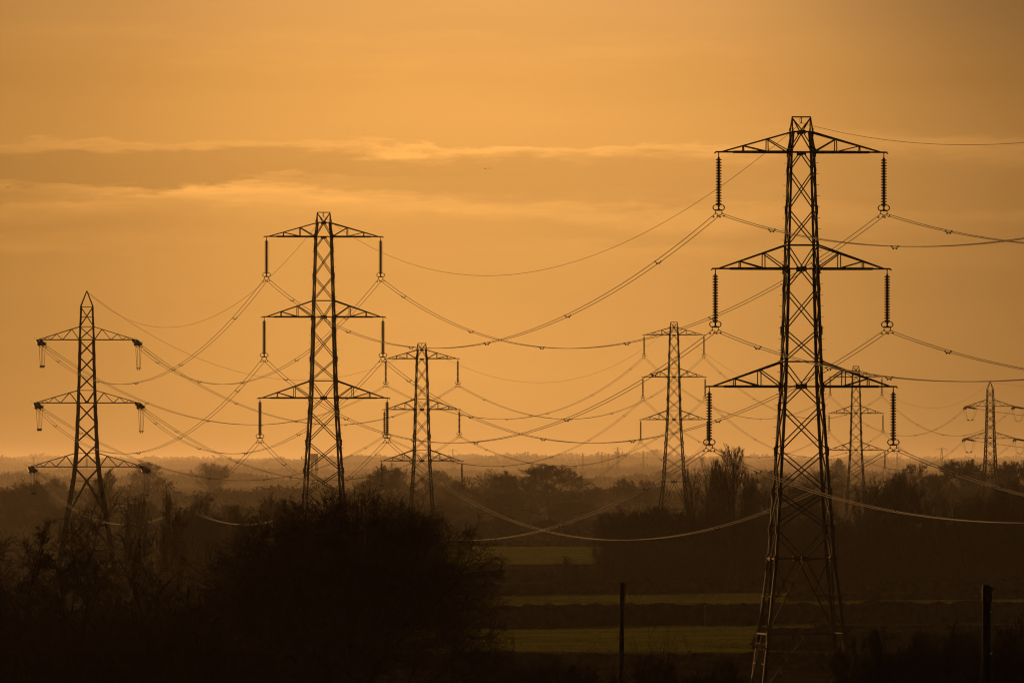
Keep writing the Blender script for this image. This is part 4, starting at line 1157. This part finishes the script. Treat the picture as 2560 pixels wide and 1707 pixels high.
world = bpy.data.worlds.new('World'); scene.world = world; world.use_nodes = True
nt = world.node_tree; N_ = nt.nodes; LK = nt.links
for n in list(N_): N_.remove(n)
outw = N_.new('ShaderNodeOutputWorld'); bg = N_.new('ShaderNodeBackground'); LK.new(bg.outputs[0], outw.inputs['Surface'])
sky = N_.new('ShaderNodeTexSky'); sky.sky_type = 'NISHITA'; sky.sun_disc = False
sky.sun_elevation = SUN_EL; sky.sun_rotation = SUN_AZ
sky.air_density = 1.6; sky.dust_density = 2.0; sky.ozone_density = 1.0
tc = N_.new('ShaderNodeTexCoord')
sep = N_.new('ShaderNodeSeparateXYZ'); LK.new(tc.outputs['Generated'], sep.inputs[0])
def MA(op, a, b=None, c=None, clamp=False):
    n = N_.new('ShaderNodeMath'); n.operation = op; n.use_clamp = clamp
    for i, v in enumerate((a, b, c)):
        if v is None: continue
        if isinstance(v, (int, float)): n.inputs[i].default_value = v
        else: LK.new(v, n.inputs[i])
    return n.outputs[0]
def SS(x, lo, hi, a=0.0, b=1.0):
    n = N_.new('ShaderNodeMapRange'); n.interpolation_type = 'SMOOTHSTEP'
    LK.new(x, n.inputs['Value'])
    for k, v in (('From Min', lo), ('From Max', hi), ('To Min', a), ('To Max', b)): n.inputs[k].default_value = v
    return n.outputs['Result']
def NZ(x, y, scale, detail=5, rough=0.5, z=0.0):
    cb = N_.new('ShaderNodeCombineXYZ')
    for i, v in enumerate((x, y, z)):
        if isinstance(v, (int, float)): cb.inputs[i].default_value = v
        else: LK.new(v, cb.inputs[i])
    n = N_.new('ShaderNodeTexNoise'); n.inputs['Scale'].default_value = scale; n.inputs['Detail'].default_value = detail; n.inputs['Roughness'].default_value = rough
    LK.new(cb.outputs[0], n.inputs['Vector'])
    return n.outputs['Fac']
X_, Y_, Z_ = sep.outputs[0], sep.outputs[1], sep.outputs[2]
az = MA('ARCTAN2', X_, Y_)                       # azimuth of the direction, 0 = north (+Y)
el = MA('ARCSINE', Z_)
# the sky is sampled a little above the horizon line so that its ground half stays out of sight
zc = MA('MAXIMUM', Z_, 0.035)
cbv = N_.new('ShaderNodeCombineXYZ'); LK.new(X_, cbv.inputs[0]); LK.new(Y_, cbv.inputs[1]); LK.new(zc, cbv.inputs[2])
nv = N_.new('ShaderNodeVectorMath'); nv.operation = 'NORMALIZE'; LK.new(cbv.outputs[0], nv.inputs[0])
LK.new(nv.outputs[0], sky.inputs['Vector'])
def scalec(col, f):
    n = N_.new('ShaderNodeVectorMath'); n.operation = 'SCALE'; LK.new(col, n.inputs[0])
    if isinstance(f, (int, float)): n.inputs['Scale'].default_value = f
    else: LK.new(f, n.inputs['Scale'])
    return n.outputs[0]
def mulc(col, rgb):
    n = N_.new('ShaderNodeVectorMath'); n.operation = 'MULTIPLY'; LK.new(col, n.inputs[0]); n.inputs[1].default_value = rgb
    return n.outputs[0]
low = mulc(sky.outputs[0], (0.545, 0.612, 2.15)); high = mulc(sky.outputs[0], (0.60, 0.50, 0.42))
mxc = N_.new('ShaderNodeMix'); mxc.data_type = 'VECTOR'
LK.new(SS(el, 0.05, 0.30), mxc.inputs[0]); LK.new(low, mxc.inputs[4]); LK.new(high, mxc.inputs[5])
col = mxc.outputs[1]
# vignette painted into the sky sideways; dimmed up and behind to darken the land
daz = MA('SUBTRACT', az, 0.002)
vignette = MA('ADD', MA('MULTIPLY', MA('EXPONENT', MA('MULTIPLY', MA('POWER', MA('DIVIDE', MA('ABSOLUTE', daz), 0.046), 2.0), -1.0)), 0.72), 0.31)
elev = SS(el, 0.04, 0.5, 1.0, 0.14)
back = SS(Y_, -0.1, 0.9, 0.12, 1.0)
edge_dim = MA('MULTIPLY', MA('MULTIPLY', MA('MULTIPLY', MA('MULTIPLY', SS(el, 0.0, 0.009, 0.86, 1.0), SS(el, 0.021, 0.029, 0.92, 1.07)), SS(az, 0.022, 0.050, 1.0, 0.92)), SS(az, -0.045, -0.02, 0.90, 1.0)), MA('MULTIPLY', SS(el, 0.030, 0.046, 1.0, 0.88), MA('SUBTRACT', 1.0, MA('MULTIPLY', MA('MULTIPLY', SS(az, 0.016, 0.045), SS(el, 0.024, 0.042)), 0.30))))  # frame edges and upper right corner dimmed as painted lens vignetting
bright = MA('MULTIPLY', MA('MULTIPLY', vignette, elev), MA('MULTIPLY', back, edge_dim))
# thin bands of cirrus low over the horizon
warp = MA('MULTIPLY', MA('SUBTRACT', NZ(MA('MULTIPLY', az, 60), MA('MULTIPLY', el, 260), 1.0, 6, 0.55), 0.5), 0.0052)
fine = MA('MULTIPLY', MA('SUBTRACT', NZ(MA('MULTIPLY', az, 300), MA('MULTIPLY', el, 1500), 1.0, 6, 0.65, 3.0), 0.5), 0.0022)
ew = MA('ADD', MA('ADD', el, warp), fine)
def streak(e0, slope, up, down, a0, a1, amp, curve=0.0):
    """a band with a crisp upper edge at elevation e0 and a soft underside, between two azimuths"""
    c = MA('ADD', e0, MA('ADD', MA('MULTIPLY', az, slope), MA('MULTIPLY', MA('MULTIPLY', az, az), curve)))
    dlt = MA('SUBTRACT', ew, c)
    f = MA('MULTIPLY', SS(dlt, 0.0, up, 1.0, 0.0), SS(dlt, -down, 0.0, 0.0, 1.0))
    m = 0.012
    f = MA('MULTIPLY', f, MA('MULTIPLY', SS(az, a0 - m, a0 + m), SS(az, a1 - m, a1 + m, 1.0, 0.0)))
    return MA('MULTIPLY', f, amp)
cl = streak(0.0284, -0.012, 0.0005, 0.0013, -0.2, 0.025, 0.17)
for a in ((0.0272, 0.085, 0.0006, 0.0024, -0.2, -0.014, 0.19), (0.0240, -0.03, 0.0007, 0.0024, -0.2, -0.004, 0.19), (0.0232, -0.02, 0.0010, 0.0020, -0.025, 0.012, 0.12),
          (0.0205, 0.0, 0.0010, 0.0020, -0.2, -0.030, 0.10), (0.0375, -0.02, 0.002, 0.004, -0.2, 0.03, 0.05), (0.0300, -0.03, 0.0012, 0.0025, 0.02, 0.2, 0.12),
          (0.0225, 0.0, 0.0012, 0.0024, 0.012, 0.2, 0.10), (0.0195, 0.0, 0.0010, 0.0020, 0.0, 0.05, 0.05)):
    cl = MA('ADD', cl, streak(*a))
patch = SS(NZ(MA('MULTIPLY', az, 34), MA('MULTIPLY', el, 300), 1.0, 5, 0.6, 7.0), 0.40, 0.68)
cl = MA('MULTIPLY', cl, MA('ADD', MA('MULTIPLY', patch, 1.25), 0.55))
veil = MA('MULTIPLY', MA('SUBTRACT', NZ(MA('MULTIPLY', az, 20), MA('MULTIPLY', el, 150), 1.0, 4, 0.55, 11.0), 0.5), 0.22)
grey = MA('MULTIPLY', MA('MULTIPLY', SS(ew, 0.0225, 0.0255), SS(ew, 0.0278, 0.0286, 1.0, 0.0)), SS(az, -0.01, 0.045, 0.16, 0.06))
bright = MA('MULTIPLY', bright, MA('ADD', MA('SUBTRACT', MA('ADD', 1.0, veil), grey), cl))
col = scalec(col, bright)
LK.new(col, bg.inputs['Color']); bg.inputs['Strength'].default_value = 0.10

# ------------------------------------------------------------------ render settings
scene.render.engine = 'CYCLES'
scene.cycles.use_denoising = True
try:
    scene.cycles.denoiser = 'OPENIMAGEDENOISE'
    scene.cycles.denoising_input_passes = 'RGB_ALBEDO_NORMAL'
except Exception: pass
scene.cycles.max_bounces = 4; scene.cycles.transmission_bounces = 2; scene.cycles.diffuse_bounces = 2; scene.cycles.glossy_bounces = 2
scene.cycles.volume_bounces = 0; scene.cycles.transparent_max_bounces = 4
scene.cycles.filter_width = 1.2
scene.view_settings.view_transform = 'Standard'; scene.view_settings.look = 'None'
scene.view_settings.exposure = 0.0; scene.view_settings.gamma = 1.0; scene.view_settings.use_curve_mapping = False
